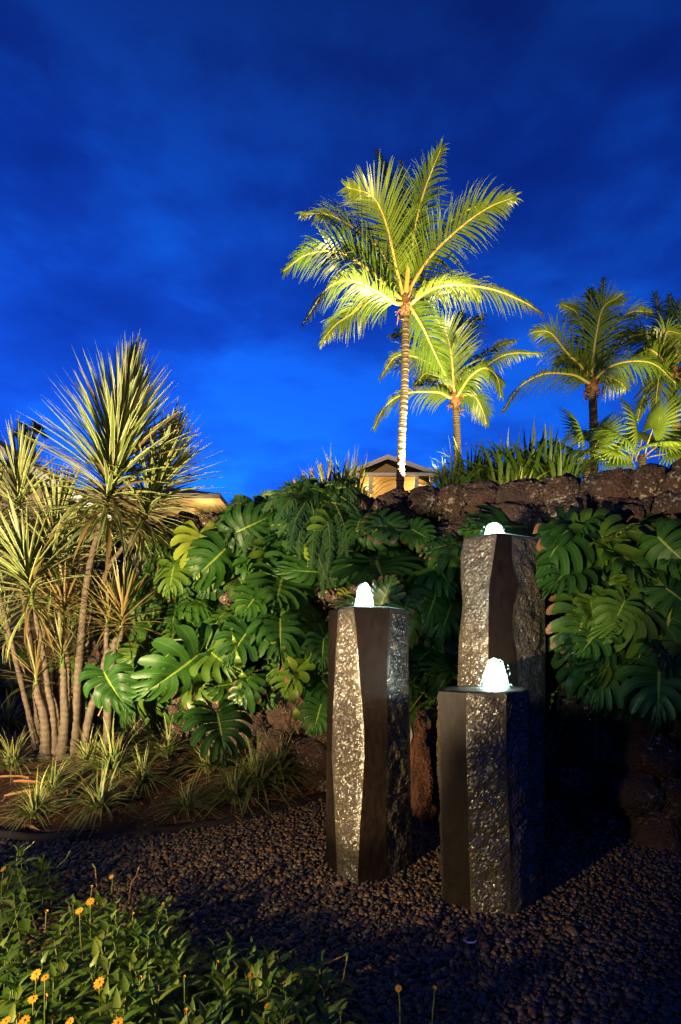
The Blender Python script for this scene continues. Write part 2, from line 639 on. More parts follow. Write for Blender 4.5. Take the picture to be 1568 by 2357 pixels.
def bed_z(x, y):
    d = y - ycurb(x)
    if d < 0:
        return 0.0
    return 0.03 + 0.30 * sstep(d / 1.9) * sstep((0.35 - x) / 0.9)


def bed_pt(u, v):
    y = 3.2
    for _ in range(400):
        p = at(u, v, y)
        if p.z <= bed_z(p.x, p.y):
            return Vector((p.x, p.y, bed_z(p.x, p.y)))
        y += 0.01
    return at(u, v, 5.5)


def hill_z(x, y):
    s = max(0.0, (y - ywall(x)) * 0.88)
    z = ztop(x) - 0.30 + 0.312 * min(s, 48) + 0.05 * max(0, s - 48) * 0
    return z


# ground
g = MB()
g.grid([[(x, y, -0.012) for x in np.linspace(-60, 60, 13)] for y in np.linspace(-40, 80, 13)])
tag(g.build('gravel_ground', M_GROUND), kind='structure')

# planting bed
rows = []
for i in range(46):
    r = []
    for j in range(90):
        x = lerp(-6.2, 0.75, j / 89)
        y0 = ycurb(x); y1 = ywall(x) - 0.05
        y = lerp(y0 + 0.012, max(y1, y0 + 0.2), i / 45)
        nz = noise.noise(Vector((x * 3, y * 3, 0))) * 0.03 + noise.noise(Vector((x * 11, y * 11, 3))) * 0.018
        r.append((x, y, bed_z(x, y) + (nz if i else -0.05)))
    rows.append(r)
g = MB(); g.grid(rows)
tag(g.build('planting_bed', M_SOIL), kind='structure')

# hillside behind the wall
rows = []
for s in (0, 0.3, 0.8, 1.6, 3, 5, 8, 11, 15, 20, 26, 33, 41, 55):
    r = []
    for x in np.linspace(-55, 55, 56):
        y = max(ywall(x), -3) + 0.12 + s / 0.88
        nz = noise.noise(Vector((x * 0.5, y * 0.5, 1))) * 0.12 * min(1, s)
        r.append((x, y, hill_z(x, y) + nz - (0.0 if s else 2.9)))
    rows.append(r)
g = MB(); g.grid(rows)
tag(g.build('hillside', M_HILL), kind='structure')

# edging strip along the bed
g = MB()
e = spline([(p[0], p[1], 0) for p in CURB], 80)
rows = []
for i, p in enumerate(e):
    a = e[max(0, i - 1)]; c = e[min(len(e) - 1, i + 1)]
    nrm = Vector((-(c - a).y, (c - a).x, 0)).normalized()
    h = 0.055 + 0.006 * math.sin(i * 0.9)
    rows.append([p - nrm * 0.030 + Vector((0, 0, -0.03)), p - nrm * 0.030 + Vector((0, 0, h - 0.012)), p - nrm * 0.014 + Vector((0, 0, h)),
                 p + nrm * 0.010 + Vector((0, 0, h)), p + nrm * 0.022 + Vector((0, 0, h - 0.012)), p + nrm * 0.022 + Vector((0, 0, -0.03))])
g.grid(rows)
tag(g.build('garden_edging', M_EDGE), 'dark curved edging strip between the planting bed and the gravel', 'edging')


# gravel: tens of thousands of pebbles, one object
def build_gravel():
    pts, rot, scl = [], [], []
    r = random.Random(3)
    y = 1.45
    while y < 5.1:
        step = 0.0162 + 0.003 * (y - 1.5)
        x = -0.74 * y
        while x < 0.74 * y:
            px = x + r.uniform(-.5, .5) * step; py = y + r.uniform(-.5, .5) * step
            x += step
            if py > ycurb(px) - 0.04 and px < 0.75:
                continue
            if py > yface(px, 0) + 0.05:
                continue
            s = r.choice((0.55, 0.7, 0.85, 1, 1, 1.2, 1.45)) * r.uniform(0.85, 1.15) * (1.45 if r.random() < 0.02 else 1)
            s *= 0.0108
            pts.append((px, py, r.uniform(-0.004, 0.016) + 0.008 * noise.noise(Vector((px * 4, py * 4, 0)))))
            rot.append((r.uniform(-.5, .5), r.uniform(-.5, .5), r.uniform(0, 6.28)))
            scl.append((s * r.uniform(1.0, 1.45), s * r.uniform(0.8, 1.1), s * r.uniform(0.55, 0.9)))
        y += step * 0.9
    me = bpy.data.meshes.new('gravel')
    me.from_pydata(pts, [], [])
    for nm, dat in (('rot', rot), ('scl', scl)):
        a = me.attributes.new(nm, 'FLOAT_VECTOR', 'POINT')
        a.data.foreach_set('vector', np.array(dat, dtype=np.float32).ravel())
    me.materials.append(M_PEB)
    o = link('gravel', me)
    ng = bpy.data.node_groups.new('pebble_scatter', 'GeometryNodeTree')
    ng.interface.new_socket('Geometry', in_out='INPUT', socket_type='NodeSocketGeometry')
    ng.interface.new_socket('Geometry', in_out='OUTPUT', socket_type='NodeSocketGeometry')
    n = ng.nodes
    gi, go = n.new('NodeGroupInput'), n.new('NodeGroupOutput')
    iop = n.new('GeometryNodeInstanceOnPoints')
    ico = n.new('GeometryNodeMeshIcoSphere'); ico.inputs['Subdivisions'].default_value = 2
    ss = n.new('GeometryNodeSetShadeSmooth')
    sm = n.new('GeometryNodeSetMaterial'); sm.inputs['Material'].default_value = M_PEB
    ar = n.new('GeometryNodeInputNamedAttribute'); ar.data_type = 'FLOAT_VECTOR'; ar.inputs['Name'].default_value = 'rot'
    asc = n.new('GeometryNodeInputNamedAttribute'); asc.data_type = 'FLOAT_VECTOR'; asc.inputs['Name'].default_value = 'scl'
    L = ng.links.new
    L(gi.outputs[0], iop.inputs['Points']); L(ico.outputs['Mesh'], ss.inputs['Geometry']); L(ss.outputs[0], sm.inputs['Geometry'])
    L(sm.outputs[0], iop.inputs['Instance']); L(ar.outputs['Attribute'], iop.inputs['Rotation']); L(asc.outputs['Attribute'], iop.inputs['Scale'])
    L(iop.outputs[0], go.inputs[0])
    md = o.modifiers.new('scatter', 'NODES'); md.node_group = ng
    tag(o, kind='stuff')
    return len(pts)


print('pebbles', build_gravel())


# ------------------------------------------------------------------ lava rock wall, stone by stone
def rock_mesh(name, seed, mat, sub=3, squash=(1, 0.7, 0.8)):
    import bmesh
    bm = bmesh.new()
    bmesh.ops.create_icosphere(bm, subdivisions=sub, radius=1)
    off = Vector((seed * 7.3, seed * 3.1, seed))
    for v in bm.verts:
        p = v.co.copy()
        # squared-off boulder
        q = Vector([math.copysign(abs(c) ** 0.62, c) for c in p])
        q = q / max(0.6, q.length) * (0.70 + 0.30 * q.length)
        n = noise.noise(p * 1.2 + off) * 0.34 + (0.5 - abs(noise.noise(p * 2.4 + off))) * 0.22 + noise.noise(p * 5 + off) * 0.16 + noise.noise(p * 11 + off) * 0.11 + noise.noise(p * 22 + off) * 0.06
        q *= 1 + n
        v.co = Vector((q.x * squash[0], q.y * squash[1], q.z * squash[2]))
    me = bpy.data.meshes.new(name)
    bm.to_mesh(me); bm.free()
    me.materials.append(mat)
    for p in me.polygons:
        p.use_smooth = True
    return me


ROCKS = [rock_mesh('stone', k, M_LAVA, 4) for k in range(9)]


def build_wall():
    root = thing('lava_rock_wall', 'long dark lava rock retaining wall behind the fountains, with white lichen specks', 'wall', (0.5, ywall(0.5), 0))
    g = MB()
    xs = np.linspace(-9, 6.2, 40)
    rows = []
    for x in xs:
        zt = ztop(x) - 0.26
        rows.append([(x, yface(x, 0) + 0.16, -0.1), (x, yface(x, 1.4) + 0.16, 1.4), (x, ywall(x) + 0.16, zt), (x, ywall(x) + 0.55, zt), (x, ywall(x) + 0.6, -0.1)])
    g.grid(rows)
    g.build('wall_core', M_LAVA, root)
    r = random.Random(11)
    ang = math.atan2(-0.541, 1)

    def stone(cx, zz, w, hh):
        y = yface(cx, zz) + r.uniform(0.0, 0.07)
        d = r.uniform(0.17, 0.24)
        M = Matrix.Translation((cx, y + 0.06, zz)) @ Matrix.Rotation(ang, 4, 'Z') @ Matrix.Rotation(r.uniform(-.14, .14), 4, 'Y') @ Matrix.Diagonal((w * 1.25, d * 1.35, hh * 1.5, 1))
        if r.random() < 0.6:
            M = M @ Matrix.Rotation(math.pi, 4, r.choice('XYZ'))
        link('stone', r.choice(ROCKS), root, M)

    z = 0.10
    while z < 2.62:
        hh = r.uniform(0.12, 0.15)
        x = -5.4 + r.uniform(0, .3)
        while x < 3.35:
            w = r.uniform(0.14, 0.25) if x > -2.6 else r.uniform(0.30, 0.42)
            stone(x + w, z + r.uniform(-.05, .05), w, hh * r.uniform(.9, 1.15))
            x += 2 * w * 0.95
        z += 2 * hh * 0.95
    x = -5.4                          # the capping course keeps a nearly level top
    while x < 3.5:
        w = r.uniform(0.11, 0.21)
        hh = r.uniform(0.11, 0.15)
        stone(x + w, ztop(x + w) - 1.12 * hh + r.uniform(-.025, .03), w, hh)
        x += 2 * w * 0.88


build_wall()

for (u, v0, v1, w, Y, lab, mt) in (
        (978, 1640, 1900, 40, 4.05, 'upright reddish lava boulder standing between two fountain columns', M_LAVAR),
        (1318, 1660, 1800, 50, 4.0, 'dull brown lava boulder on the ground just beyond the tall column', M_LAVAR)):
    p0 = at(u, v1, Y); p1 = at(u, v0, Y)
    h = (p1.z - max(0, p0.z)) / 2
    me = rock_mesh('lava_boulder', len(lab), mt, 4)
    o = link('lava_boulder', me, None, Matrix.Translation((p0.x, Y + 0.1, max(0, p0.z) + h - 0.03)) @ Matrix.Diagonal((w / FPX * Y * 1.0, 0.26, h * 1.22, 1)))
    tag(o, lab, 'boulder')


# ------------------------------------------------------------------ basalt column fountains
def column(label, corners, vtop, zb, Yaxis, ytop_tilt, jet_u, jet_h, jet_w, power, facets):
    """corners: list of (Y, [(u, v)...]) going round; facets: material index between corner i and i+1"""
    zt = EYE + (HY - vtop) / FPX * Yaxis
    xa = (jet_u - CX) / FPX * Yaxis
    root = thing('basalt_fountain', label, 'fountain', (xa, Yaxis, 0), None)
    rs = np.random.RandomState(int(jet_u))
    g = MB()
    n = len(corners)

    def cpos(k, z):
        Y, pl = corners[k % n]
        v = HY - (z - EYE) * FPX / Y
        u = float(np.interp(v, [q[1] for q in pl], [q[0] for q in pl]))
        return Vector(((u - CX) / FPX * Y, Y, z))

    toprow = []
    for k in range(n):
        m = facets[k]
        rows = []
        wid = (cpos(k, zt * .6) - cpos(k + 1, zt * .6)).length
        ncol = max(4, int(wid / 0.0095)) if m == 1 else 6
        nrow = int(zt / 0.0105) if m == 1 else 40
        zs = [lerp(-0.04, zt, i / nrow) for i in range(nrow + 1)]
        jit = rs.uniform(-1, 1, (nrow + 1, ncol + 1, 3))
        for i, z in enumerate(zs):
            a, c = cpos(k, z), cpos(k + 1, z)
            t = (c - a); nrm = Vector((t.y, -t.x, 0)).normalized()
            r = []
            for j in range(ncol + 1):
                f = j / ncol
                p = a.lerp(c, f)
                e = min(1, 5 * min(f, 1 - f)) * min(1, (len(zs) - 1 - i) / 3)
                if m == 1:
                    p = p + nrm * e * (0.020 * noise.noise(p * 6) + 0.012 * noise.noise(p * 16) + 0.005 * noise.noise(p * 40) + 0.006 + 0.0042 * jit[i, j, 0]) + Vector((0, 0, 0.0035 * e * jit[i, j, 1])) + t.normalized() * (0.003 * e * jit[i, j, 2])
                else:
                    p = p + nrm * e * 0.003 * noise.noise(p * 5)
                r.append(p)
            rows.append(r)
        g.grid(rows, mat=m)
        toprow += rows[-1][:-1:max(1, len(rows[-1]) // 8)]
    # slightly domed, worn top
    cen = Vector((xa, Yaxis, zt))
    ring2 = [cen + (p - cen) * 0.94 + Vector((0, 0, 0.006)) for p in toprow]
    ring3 = [cen + (p - cen) * 0.35 + Vector((0, 0, 0.004)) for p in toprow]
    g.grid([toprow, ring2, ring3, [cen + (p - cen) * 0.12 - Vector((0, 0, 0.002)) for p in toprow]], mat=0, close=True)
    col = g.build('stone_column', [M_SMOOTH, M_ROUGH], root)
    for pl in col.data.polygons:       # split faces stay faceted, sawn ones smooth
        pl.use_smooth = pl.material_index == 0
    # water: jet, spray veil, film on the top
    w = jet_w / FPX * Yaxis / 2
    h = jet_h / FPX * Yaxis
    seedv = Vector((jet_u * .37, 0, 0))
    prof = [(1.6, 0.0), (1.2, 0.035), (1.08, 0.10), (0.98, 0.25), (0.93, 0.42), (0.86, 0.60), (0.72, 0.78), (0.50, 0.92), (0.26, 0.99), (0.03, 1.02)]
    rows = []
    for (rr, hh) in prof:
        row = []
        for k in range(26):
            a = 2 * math.pi * k / 26
            d = Vector((math.cos(a), math.sin(a), hh * 2))
            q = 1 + 0.10 * noise.noise(d * 2.5 + seedv) * (1 if hh > .02 else .4) + 0.10 * noise.noise(d * 6 + seedv)
            row.append((xa + rr * w * q * math.cos(a), Yaxis + rr * w * q * math.sin(a), zt + 0.008 + hh * h * (1 + 0.03 * noise.noise(d * 5))))
        rows.append(row)
    g = MB(); g.grid(rows, close=True)
    g.build('water_jet', M_JET, root)
    g = MB()
    rr_ = random.Random(int(jet_u))
    for k in range(16):      # falling strings of water and loose drops round the jet
        a = rr_.uniform(0, 6.28); rm = w * rr_.uniform(1.15, 1.6)
        z0 = h * rr_.uniform(0.55, 0.98)
        pts = []
        for i in range(7):
            t = i / 6
            pts.append((xa + math.cos(a) * lerp(w * 0.45, rm, t ** 0.7), Yaxis + math.sin(a) * lerp(w * .45, rm, t ** 0.7), zt + 0.01 + z0 * (1 - t ** 2.2)))
        g.tube(pts, [0.0016, 0.002, 0.0022, 0.0024, 0.0022, 0.0022, 0.002], 5)
    for k in range(46):
        a = rr_.uniform(0, 6.28); rm = w * rr_.uniform(0.9, 1.9); z = zt + h * rr_.uniform(0.05, 1.05)
        p = Vector((xa + rm * math.cos(a), Yaxis + rm * math.sin(a), z)); s = rr_.uniform(0.0015, 0.0035)
        g.tube([p - Vector((0, 0, s * 2)), p, p + Vector((0, 0, s * 2))], [s * .4, s, s * .4], 5)
    g.build('water_spray', M_SPRAY, root)
    rows = []
    for rr in (0.05, 0.35, 0.62, 0.80, 0.9):
        row = []
        for k, p in enumerate(toprow[::2]):
            q = cen + (p - cen) * rr
            row.append((q.x, q.y, zt + 0.009 + 0.0018 * math.sin(rr * 40 + k * .3)))
        rows.append(row)
    g = MB(); g.grid(rows, close=True)
    g.build('water_film', M_FILM, root)
    lp = lamp_point('fountain_lamp', (xa, Yaxis, zt + h * 0.35), power, (0.80, 1.0, 0.94), 0.02)
    lamp_spot('fountain_beam', (xa, Yaxis, zt + 0.012), (xa, Yaxis, zt + 2), power * 2.2, (0.80, 1.0, 0.94), 120, 0.6, 0.025)
    return root


def C7(x, y): return (980 + x / 2.6667, 1071.8 + y / 2.6667)


# the column at the left: corners go anticlockwise seen from above: left-back, left, front-left, front, right, right-back
column('left of the three basalt columns, with one long pale rough facet catching warm light',
       [(3.30, [(757, 1405), (752, 1700), (750, 2005)]),
        (3.14, [(779, 1402), (773, 1501), (767, 1630), (764, 1742), (770, 1850), (776, 1996)]),
        (3.00, [(815, 1405), (821, 1458), (829, 1566), (838, 1673), (839, 1742), (836, 1800), (829, 1900), (824, 2010)]),
        (3.06, [(898, 1403), (893, 1500), (891, 1600), (890, 1700), (888, 2010)]),
        (3.30, [(941, 1403), (940, 1480), (941, 1560), (944, 1700), (948, 2000)]),
        (3.46, [(925, 1405), (928, 2000)]),
        (3.50, [(800, 1405), (796, 2000)])],
       1404, 0, 3.2, 0, 840, 58, 31, 1.3, [0, 1, 0, 1, 0, 0, 1])
# the low one in front
column('front low basalt column with a smooth brown facet and the brightest water jet',
       [(2.98, [(1012, 1580), (1018, 1800), (1024, 2090)]),
        (2.80, [(1010, 1594), (1014, 1700), (1018, 1850), (1020, 2075)]),
        (2.70, [(1073, 1599), (1073, 1700), (1078, 1900), (1084, 2100)]),
        (2.66, [(1165, 1599), (1166, 1750), (1172, 1900), (1178, 2110)]),
        (2.84, [(1219, 1594), (1224, 1750), (1234, 1900), (1236, 2070)]),
        (3.10, [(1206, 1580), (1214, 2040)]),
        (3.16, [(1060, 1578), (1062, 2030)])],
       1588, 0, 2.9, 0, 1137, 68, 42, 1.9, [1, 0, 1, 1, 0, 1, 0])
# the tall one behind
column('tallest basalt column with wavy split edges, at the back of the group',
       [(3.86, [(1062, 1240), (1064, 1330), (1066, 1400), (1058, 1480), (1056, 1580), (1056, 2000)]),
        (3.70, [(1068, 1241), C7(215, 560), C7(215, 700), C7(228, 850), C7(205, 1050), C7(195, 1340), (1050, 1980)]),
        (3.50, [C7(435, 440), C7(410, 600), C7(388, 760), C7(385, 1000), C7(385, 1180), C7(385, 1400), (1124, 1980)]),
        (3.56, [C7(528, 440), C7(530, 600), C7(572, 740), C7(535, 880), C7(530, 1000), C7(560, 1150), C7(565, 1340), (1190, 1980)]),
        (3.72, [C7(735, 450), C7(732, 700), C7(735, 1340), (1255, 1980)]),
        (3.98, [(1240, 1245), (1244, 1960)]),
        (4.02, [(1085, 1245), (1085, 1960)])],
       1240, 0, 3.68, 0, 1136, 33, 32, 0.9, [0, 1, 0, 1, 0, 1, 0])


# ------------------------------------------------------------------ monstera
def monstera_mesh(seed, mat, fold=0.22, droop=0.25, n=NL, stalk=True):
    r = random.Random(seed)
    g = MB()
    ss = [0.0, 0.14, 0.28, 0.42, 0.56, 0.70, 0.84, 0.94, 1.0]
    cols = [0.0, 0.18, 0.5, 0.82, 1.0]
    curl = r.uniform(-.1, .1)

    def pos(side, phi, s):
        f = phi / n
        m = 0.80 * max(0, f - 0.10) ** 1.05 / 0.9 ** 1.05
        th = lerp(R(158), R(6), f ** 0.86)
        ln = (0.40 + 0.16 * math.sin(math.pi * min(1, f * 1.25)) - 0.24 * f ** 2.2)
        th2 = th - 0.42 * s * (0.3 + 0.7 * math.sin(math.pi * min(1, f * 1.1)))
        d = s * ln
        x = side * math.sin(th2) * d
        y = m + math.cos(th2) * d
        z = fold * abs(x) - droop * 1.5 * (x * x + 0.7 * max(0, y) ** 2) - 0.55 * droop * s ** 3 * ln + curl * x
        return Vector((x, y, z))

    for side in (-1, 1):
        for i in range(n):
            slit0 = r.uniform(0.22, 0.58) if 0 < i else 0.5
            last = i == n - 1
            first = i == 0
            rows = []
            wv = r.uniform(-.07, .07)
            for s in ss:
                row = []
                for c in cols:
                    cc = c
                    if s > slit0:
                        q = (s - slit0) / (1 - slit0)
                        gap = 0.05 + 0.11 * q ** 0.8
                        if s > 0.9:
                            gap += (s - 0.9) * 2.0
                        lo = 0.0 if first else gap
                        hi = 1.0 if last else 1 - gap
                        cc = lerp(lo, hi, c)
                    p = pos(side, i + cc, s)
                    p.z += (0.035 * math.sin((cc - .5) * math.pi) ** 2 * s - 0.02 * s) + wv * s + 0.012 * math.sin(s * 9 + i)
                    row.append(p)
                rows.append(row)
            g.grid(rows, lambda a, b_, i=i, side=side: (0.5 + 0.5 * side * ss[a], (i + cols[b_]) / n))
    if stalk:
        pts = [(0, 0.02, -0.01), (0, -0.06, -0.05), (0.02, -0.12, -0.22), (0.04, -0.10, -0.5), (0.05, 0.0, -0.8)]
        g.tube(spline(pts, 8), [0.014] * 9, 5, 1)
    return g.mesh('leaf', [mat, M_STALK])


MON = [monstera_mesh(k, M_MON, 0.10 + 0.10 * (k % 4), 0.10 + 0.13 * (k % 5)) for k in range(14)]
MONF = [monstera_mesh(k + 30, M_MON, 0.7, 0.45) for k in range(2)]
MONY = [monstera_mesh(k + 50, M_MONY, 0.25, 0.2) for k in range(2)] + [monstera_mesh(k + 60, M_MONY, 1.6, 0.3) for k in range(2)]
MONT = [monstera_mesh(k + 70, M_MONT, 0.25, 0.3) for k in range(2)]



def twist_mesh(seed, turns):
    r = random.Random(seed)
    g = MB()
    rows = []
    n = 44
    for i in range(n + 1):
        t = i / n
        a = turns * t * 6.283 + 0.6 * math.sin(t * 9)
        w = 0.075 * math.sin(math.pi * min(1, t * 0.94 + 0.05)) ** 0.6 * (0.45 + 0.55 * abs(math.sin(t * 15 + seed)))
        d = Vector((math.cos(a), 0, math.sin(a)))
        c = Vector((0.03 * math.sin(t * 7 + seed), t, 0.03 * math.cos(t * 6)))
        rows.append([c - d * w * 0.35, c, c + d * w])
    g.grid(rows, lambda a_, b_: (0.35 + 0.15 * b_, a_ / n))
    return g.mesh('leaf', [M_MONY])


TWIST = [twist_mesh(1, 2.6), twist_mesh(2, 1.9)]
PLANTS = {}


def mon_plant(key, label, u, v=1750):
    x = (u - CX) / FPX * 4.6
    for _ in range(8):
        x = (u - CX) / FPX * yface(x, 0.3)
    y = yface(x, 0.3) - 0.10
    root = thing('monstera_plant', label, 'monstera', (x, y, bed_z(x, y)))
    g = MB()
    pts = [(x, y, bed_z(x, y) - 0.02)]
    for k in range(1, 8):
        z = k * 0.36
        xx = x + 0.10 * math.sin(k * 1.1 + u)
        pts.append((xx, yface(xx, z) + 0.02, z))
    g.tube(spline(pts, 28), [lerp(0.02, 0.012, i / 28) for i in range(29)], 6)
    g.build('stem', M_STEM, root)
    rr_ = random.Random(int(u))
    for k in range(3):           # thin aerial roots hanging in front of the wall
        xx = x + rr_.uniform(-.45, .45); z0 = rr_.uniform(1.6, 2.5); ln = rr_.uniform(.7, 1.4)
        pp = [(xx + rr_.uniform(-.05, .05), yface(xx, z0 - ln * t) - .10 - .18 * math.sin(3 * t), z0 - ln * t) for t in (0, .25, .5, .75, 1)]
        g = MB(); g.tube(spline(pp, 14), .006, 5)
        g.build('aerial_root', M_STEM, root)
    PLANTS[key] = root
    return root


mon_plant('a', 'monstera on the wall beside the dracaenas, with one bright yellow green leaf at its top', 440)
mon_plant('b', 'monstera draping the middle of the wall, with twisted yellow leaves hanging from it', 600)
mon_plant('c', 'low monstera above the grass tufts, with a big leaf lit pale green', 470)
mon_plant('d', 'monstera on the wall directly behind the left fountain column, with brown leaf tips', 860)
mon_plant('e', 'monstera between the left and the tallest fountain column, high on the wall', 1000)
mon_plant('f', 'monstera whose broad leaf arches over the top of the tallest fountain column', 1220)
mon_plant('g', 'dark monstera hanging over the wall to the right of the tallest column', 1370)
mon_plant('h', 'monstera at the right edge with the largest dark leaves', 1530)


def leaf_px(key, base, tip, Y, dyt=-0.1, roll=0, pitch=0, mesh=None, widen=1.0, ratio=1.3):
    """leaf from its stalk to its tip, given in the photograph; dyt = how much nearer the tip is"""
    a = at(base[0], base[1], Y); t = at(tip[0], tip[1], Y + dyt)
    d = t - a
    ln = d.length / 1.02
    vdir = (Vector((0, 0, EYE)) - a).normalized() + Vector((0, 0, 0.35))
    y = d.normalized()
    nz = (vdir - y * vdir.dot(y)).normalized()
    nz = Matrix.Rotation(R(roll), 3, y) @ nz
    M = frame(a, y, nz, ln, ln * widen)
    return link('leaf', mesh or rng.choice(MON), PLANTS[key], M)


# leaves read off the photograph: (plant, stalk end, tip, distance, nearer, roll, mesh, widen)
HERO = [
    ('a', (460, 1228), (452, 1330), 5.3, -0.25, 10, MONY[0], 1.0),
    ('a', (402, 1300), (380, 1375), 5.2, -0.2, 20, MON[1], 1.0),
    ('a', (520, 1262), (440, 1345), 5.2, -0.25, -20, MON[4], 1.0),
    ('a', (545, 1225), (640, 1180), 5.2, -0.1, 20, MON[2], 1.0),
    ('b', (652, 1325), (628, 1408), 4.7, -0.35, 0, MON[0], 1.25),
    ('b', (644, 1424), (650, 1505), 4.55, -0.3, -8, MON[3], 1.3),
    ('b', (600, 1360), (540, 1430), 4.7, -0.2, 25, MON[5], 1.1),
    ('b', (575, 1450), (505, 1530), 4.6, -0.25, 15, MON[6], 1.1),
    ('b', (690, 1265), (700, 1300), 4.8, -0.2, 40, MONY[1], 1.0),
    ('b', (640, 1478), (603, 1474), 4.3, -0.05, 10, TWIST[1], 2.2),
    ('b', (540, 1445), (558, 1632), 4.25, 0.0, 10, TWIST[0], 1.0),
    ('b', (662, 1486), (692, 1692), 4.15, 0.0, 10, TWIST[1], 1.25),
    ('c', (498, 1640), (528, 1742), 4.15, -0.3, -10, MON[7], 1.2),
    ('c', (456, 1505), (308, 1640), 4.5, -0.25, -38, MON[2], 0.85),
    ('c', (240, 1545), (280, 1640), 4.7, -0.2, 30, MONF[0], 1.0),
    ('c', (395, 1500), (330, 1560), 4.8, -0.2, 20, MON[1], 1.0),
    ('c', (470, 1490), (560, 1560), 4.6, -0.2, 10, MON[5], 1.0),
    ('d', (866, 1290), (884, 1340), 4.45, -0.40, 0, MON[0], 1.7),
    ('d', (850, 1226), (930, 1200), 4.6, -0.25, 15, MON[3], 1.0),
    ('d', (960, 1210), (1012, 1235), 4.6, -0.25, -20, MON[4], 1.0),
    ('d', (878, 1392), (905, 1318), 4.1, -0.1, -5, MONT[0], 1.2),
    ('d', (900, 1400), (975, 1360), 4.05, -0.1, -30, MONT[1], 1.0),
    ('d', (930, 1400), (950, 1505), 3.95, -0.1, -30, MONT[0], 1.0),
    ('d', (850, 1400), (762, 1372), 4.1, -0.1, 20, MONT[1], 0.8),
    ('d', (745, 1470), (740, 1540), 4.3, -0.2, 0, MON[6], 1.0),
    ('d', (740, 1620), (715, 1700), 4.0, -0.2, 10, MON[5], 1.0),
    ('e', (1000, 1292), (1040, 1345), 4.35, -0.35, 0, MON[2], 1.5),
    ('e', (1040, 1390), (1010, 1465), 4.2, -0.25, 0, MON[7], 1.1),
    ('e', (1060, 1345), (1075, 1300), 4.3, -0.1, 0, MON[1], 1.1),
    ('e', (1050, 1530), (1000, 1590), 4.1, -0.2, 0, MON[4], 1.1),
    ('f', (1215, 1215), (1050, 1200), 4.15, -0.15, 42, MON[0], 1.15),
    ('f', (1245, 1230), (1110, 1165), 4.25, -0.1, 30, MON[3], 1.0),
    ('f', (1270, 1200), (1330, 1170), 4.3, -0.2, 0, MON[6], 1.0),
    ('g', (1407, 1276), (1250, 1266), 4.22, -0.04, -8, MON[2], 1.25),
    ('g', (1410, 1262), (1330, 1185), 4.1, -0.1, 10, MON[5], 1.0),
    ('g', (1385, 1360), (1300, 1410), 4.05, -0.15, 0, MON[7], 1.1),
    ('g', (1441, 1447), (1308, 1455), 3.85, -0.1, 10, MON[1], 1.1),
    ('g', (1400, 1480), (1340, 1560), 3.75, -0.25, -10, MON[4], 1.1),
    ('g', (1335, 1320), (1318, 1400), 3.9, -0.2, 0, MON[6], 1.0),
    ('g', (1425, 1195), (1464, 1212), 4.0, -0.2, 10, MONY[0], 0.8),
    ('g', (1262, 1640), (1285, 1575), 3.8, -0.05, 20, TWIST[0], 1.3),
    ('h', (1572, 1350), (1500, 1500), 3.45, -0.3, 0, MON[3], 1.35),
    ('h', (1560, 1300), (1410, 1330), 3.6, -0.2, -12, MON[0], 1.2),
    ('h', (1580, 1195), (1500, 1240), 3.7, -0.2, 20, MON[5], 1.0),
    ('h', (1535, 1515), (1497, 1655), 3.4, -0.15, 10, MON[2], 0.9),
    ('h', (1490, 1230), (1540, 1290), 3.75, -0.2, 0, MON[7], 1.0),
    ('h', (1560, 1480), (1590, 1600), 3.35, -0.2, 0, MON[6], 1.0),
]
for (k, a, t, Y, dy, ro, me, wd) in HERO:
    leaf_px(k, a, t, Y, dy, ro, 0, me, wd)


def fill_leaves():
    r = random.Random(21)
    # (u range, v range, plant keys, how many)
    areas = [((375, 560), (1215, 1480), 'a', 34), ((500, 740), (1190, 1600), 'b', 44), ((250, 560), (1400, 1640), 'c', 26),
             ((700, 960), (1190, 1640), 'd', 40), ((940, 1075), (1210, 1600), 'e', 22), ((1270, 1345), (1190, 1290), 'f', 10),
             ((1310, 1450), (1230, 1560), 'g', 34), ((1400, 1568), (1230, 1600), 'h', 24), ((0, 260), (1250, 1640), 'a', 22), ((230, 400), (1230, 1560), 'c', 26)]
    for (u0, u1), (v0, v1), key, n in areas:
        for _ in range(n):
            u = r.uniform(u0, u1); v = r.uniform(v0, v1)
            Y = 4.5
            for _k in range(12):
                p = at(u, v, Y)
                Y = yface(p.x, p.z) - 0.05
            Y -= r.uniform(0.06, 0.46)
            p = at(u, v, Y)
            side = r.uniform(-1, 1)
            y = Vector((side * 1.1, -0.3 - 0.5 * r.random(), 0.15 - 1.2 * r.random()))
            nz = Vector((-0.2 + r.uniform(-.9, .9), -1.0, 0.5 + r.uniform(-.6, .9)))
            s = r.uniform(0.22, 0.46)
            link('leaf', r.choice(MON if r.random() < 0.9 else (MONT if r.random() < 0.75 else MONY[:2])), PLANTS[key], frame(p, y, nz, s, s * r.uniform(0.95, 1.2)))


fill_leaves()


# ------------------------------------------------------------------ dracaenas
def blade_mesh(name, w, droop, mats, nseg=7, curl=0.0):
    g = MB()
    rows = []
    for i in range(nseg + 1):
        t = i / nseg
        ww = w * (0.55 + 0.45 * math.sin(math.pi * min(1, t * 1.5 + .1)) if t < 0.45 else 1 - ((t - 0.45) / 0.55) ** 1.7) * 0.5
        ww = max(ww, 0.0008)
        y = t * (1 - 0.35 * droop * t); z = -droop * t * t * 0.75
        rows.append([(-ww, y, z + ww * 0.45), (0 + curl * t * t, y, z), (ww, y, z + ww * 0.45)])
    g.grid(rows, lambda a, b_: (b_ / 2, a / nseg))
    return g.mesh(name, mats)


DB = [blade_mesh('leaf', 0.042, d, M_DRAC) for d in (0.0, 0.08, 0.2, 0.42, 0.8)]
DBB = [blade_mesh('leaf', 0.040, d, M_DRACB) for d in (0.0, 0.08, 0.2, 0.42, 0.8)]


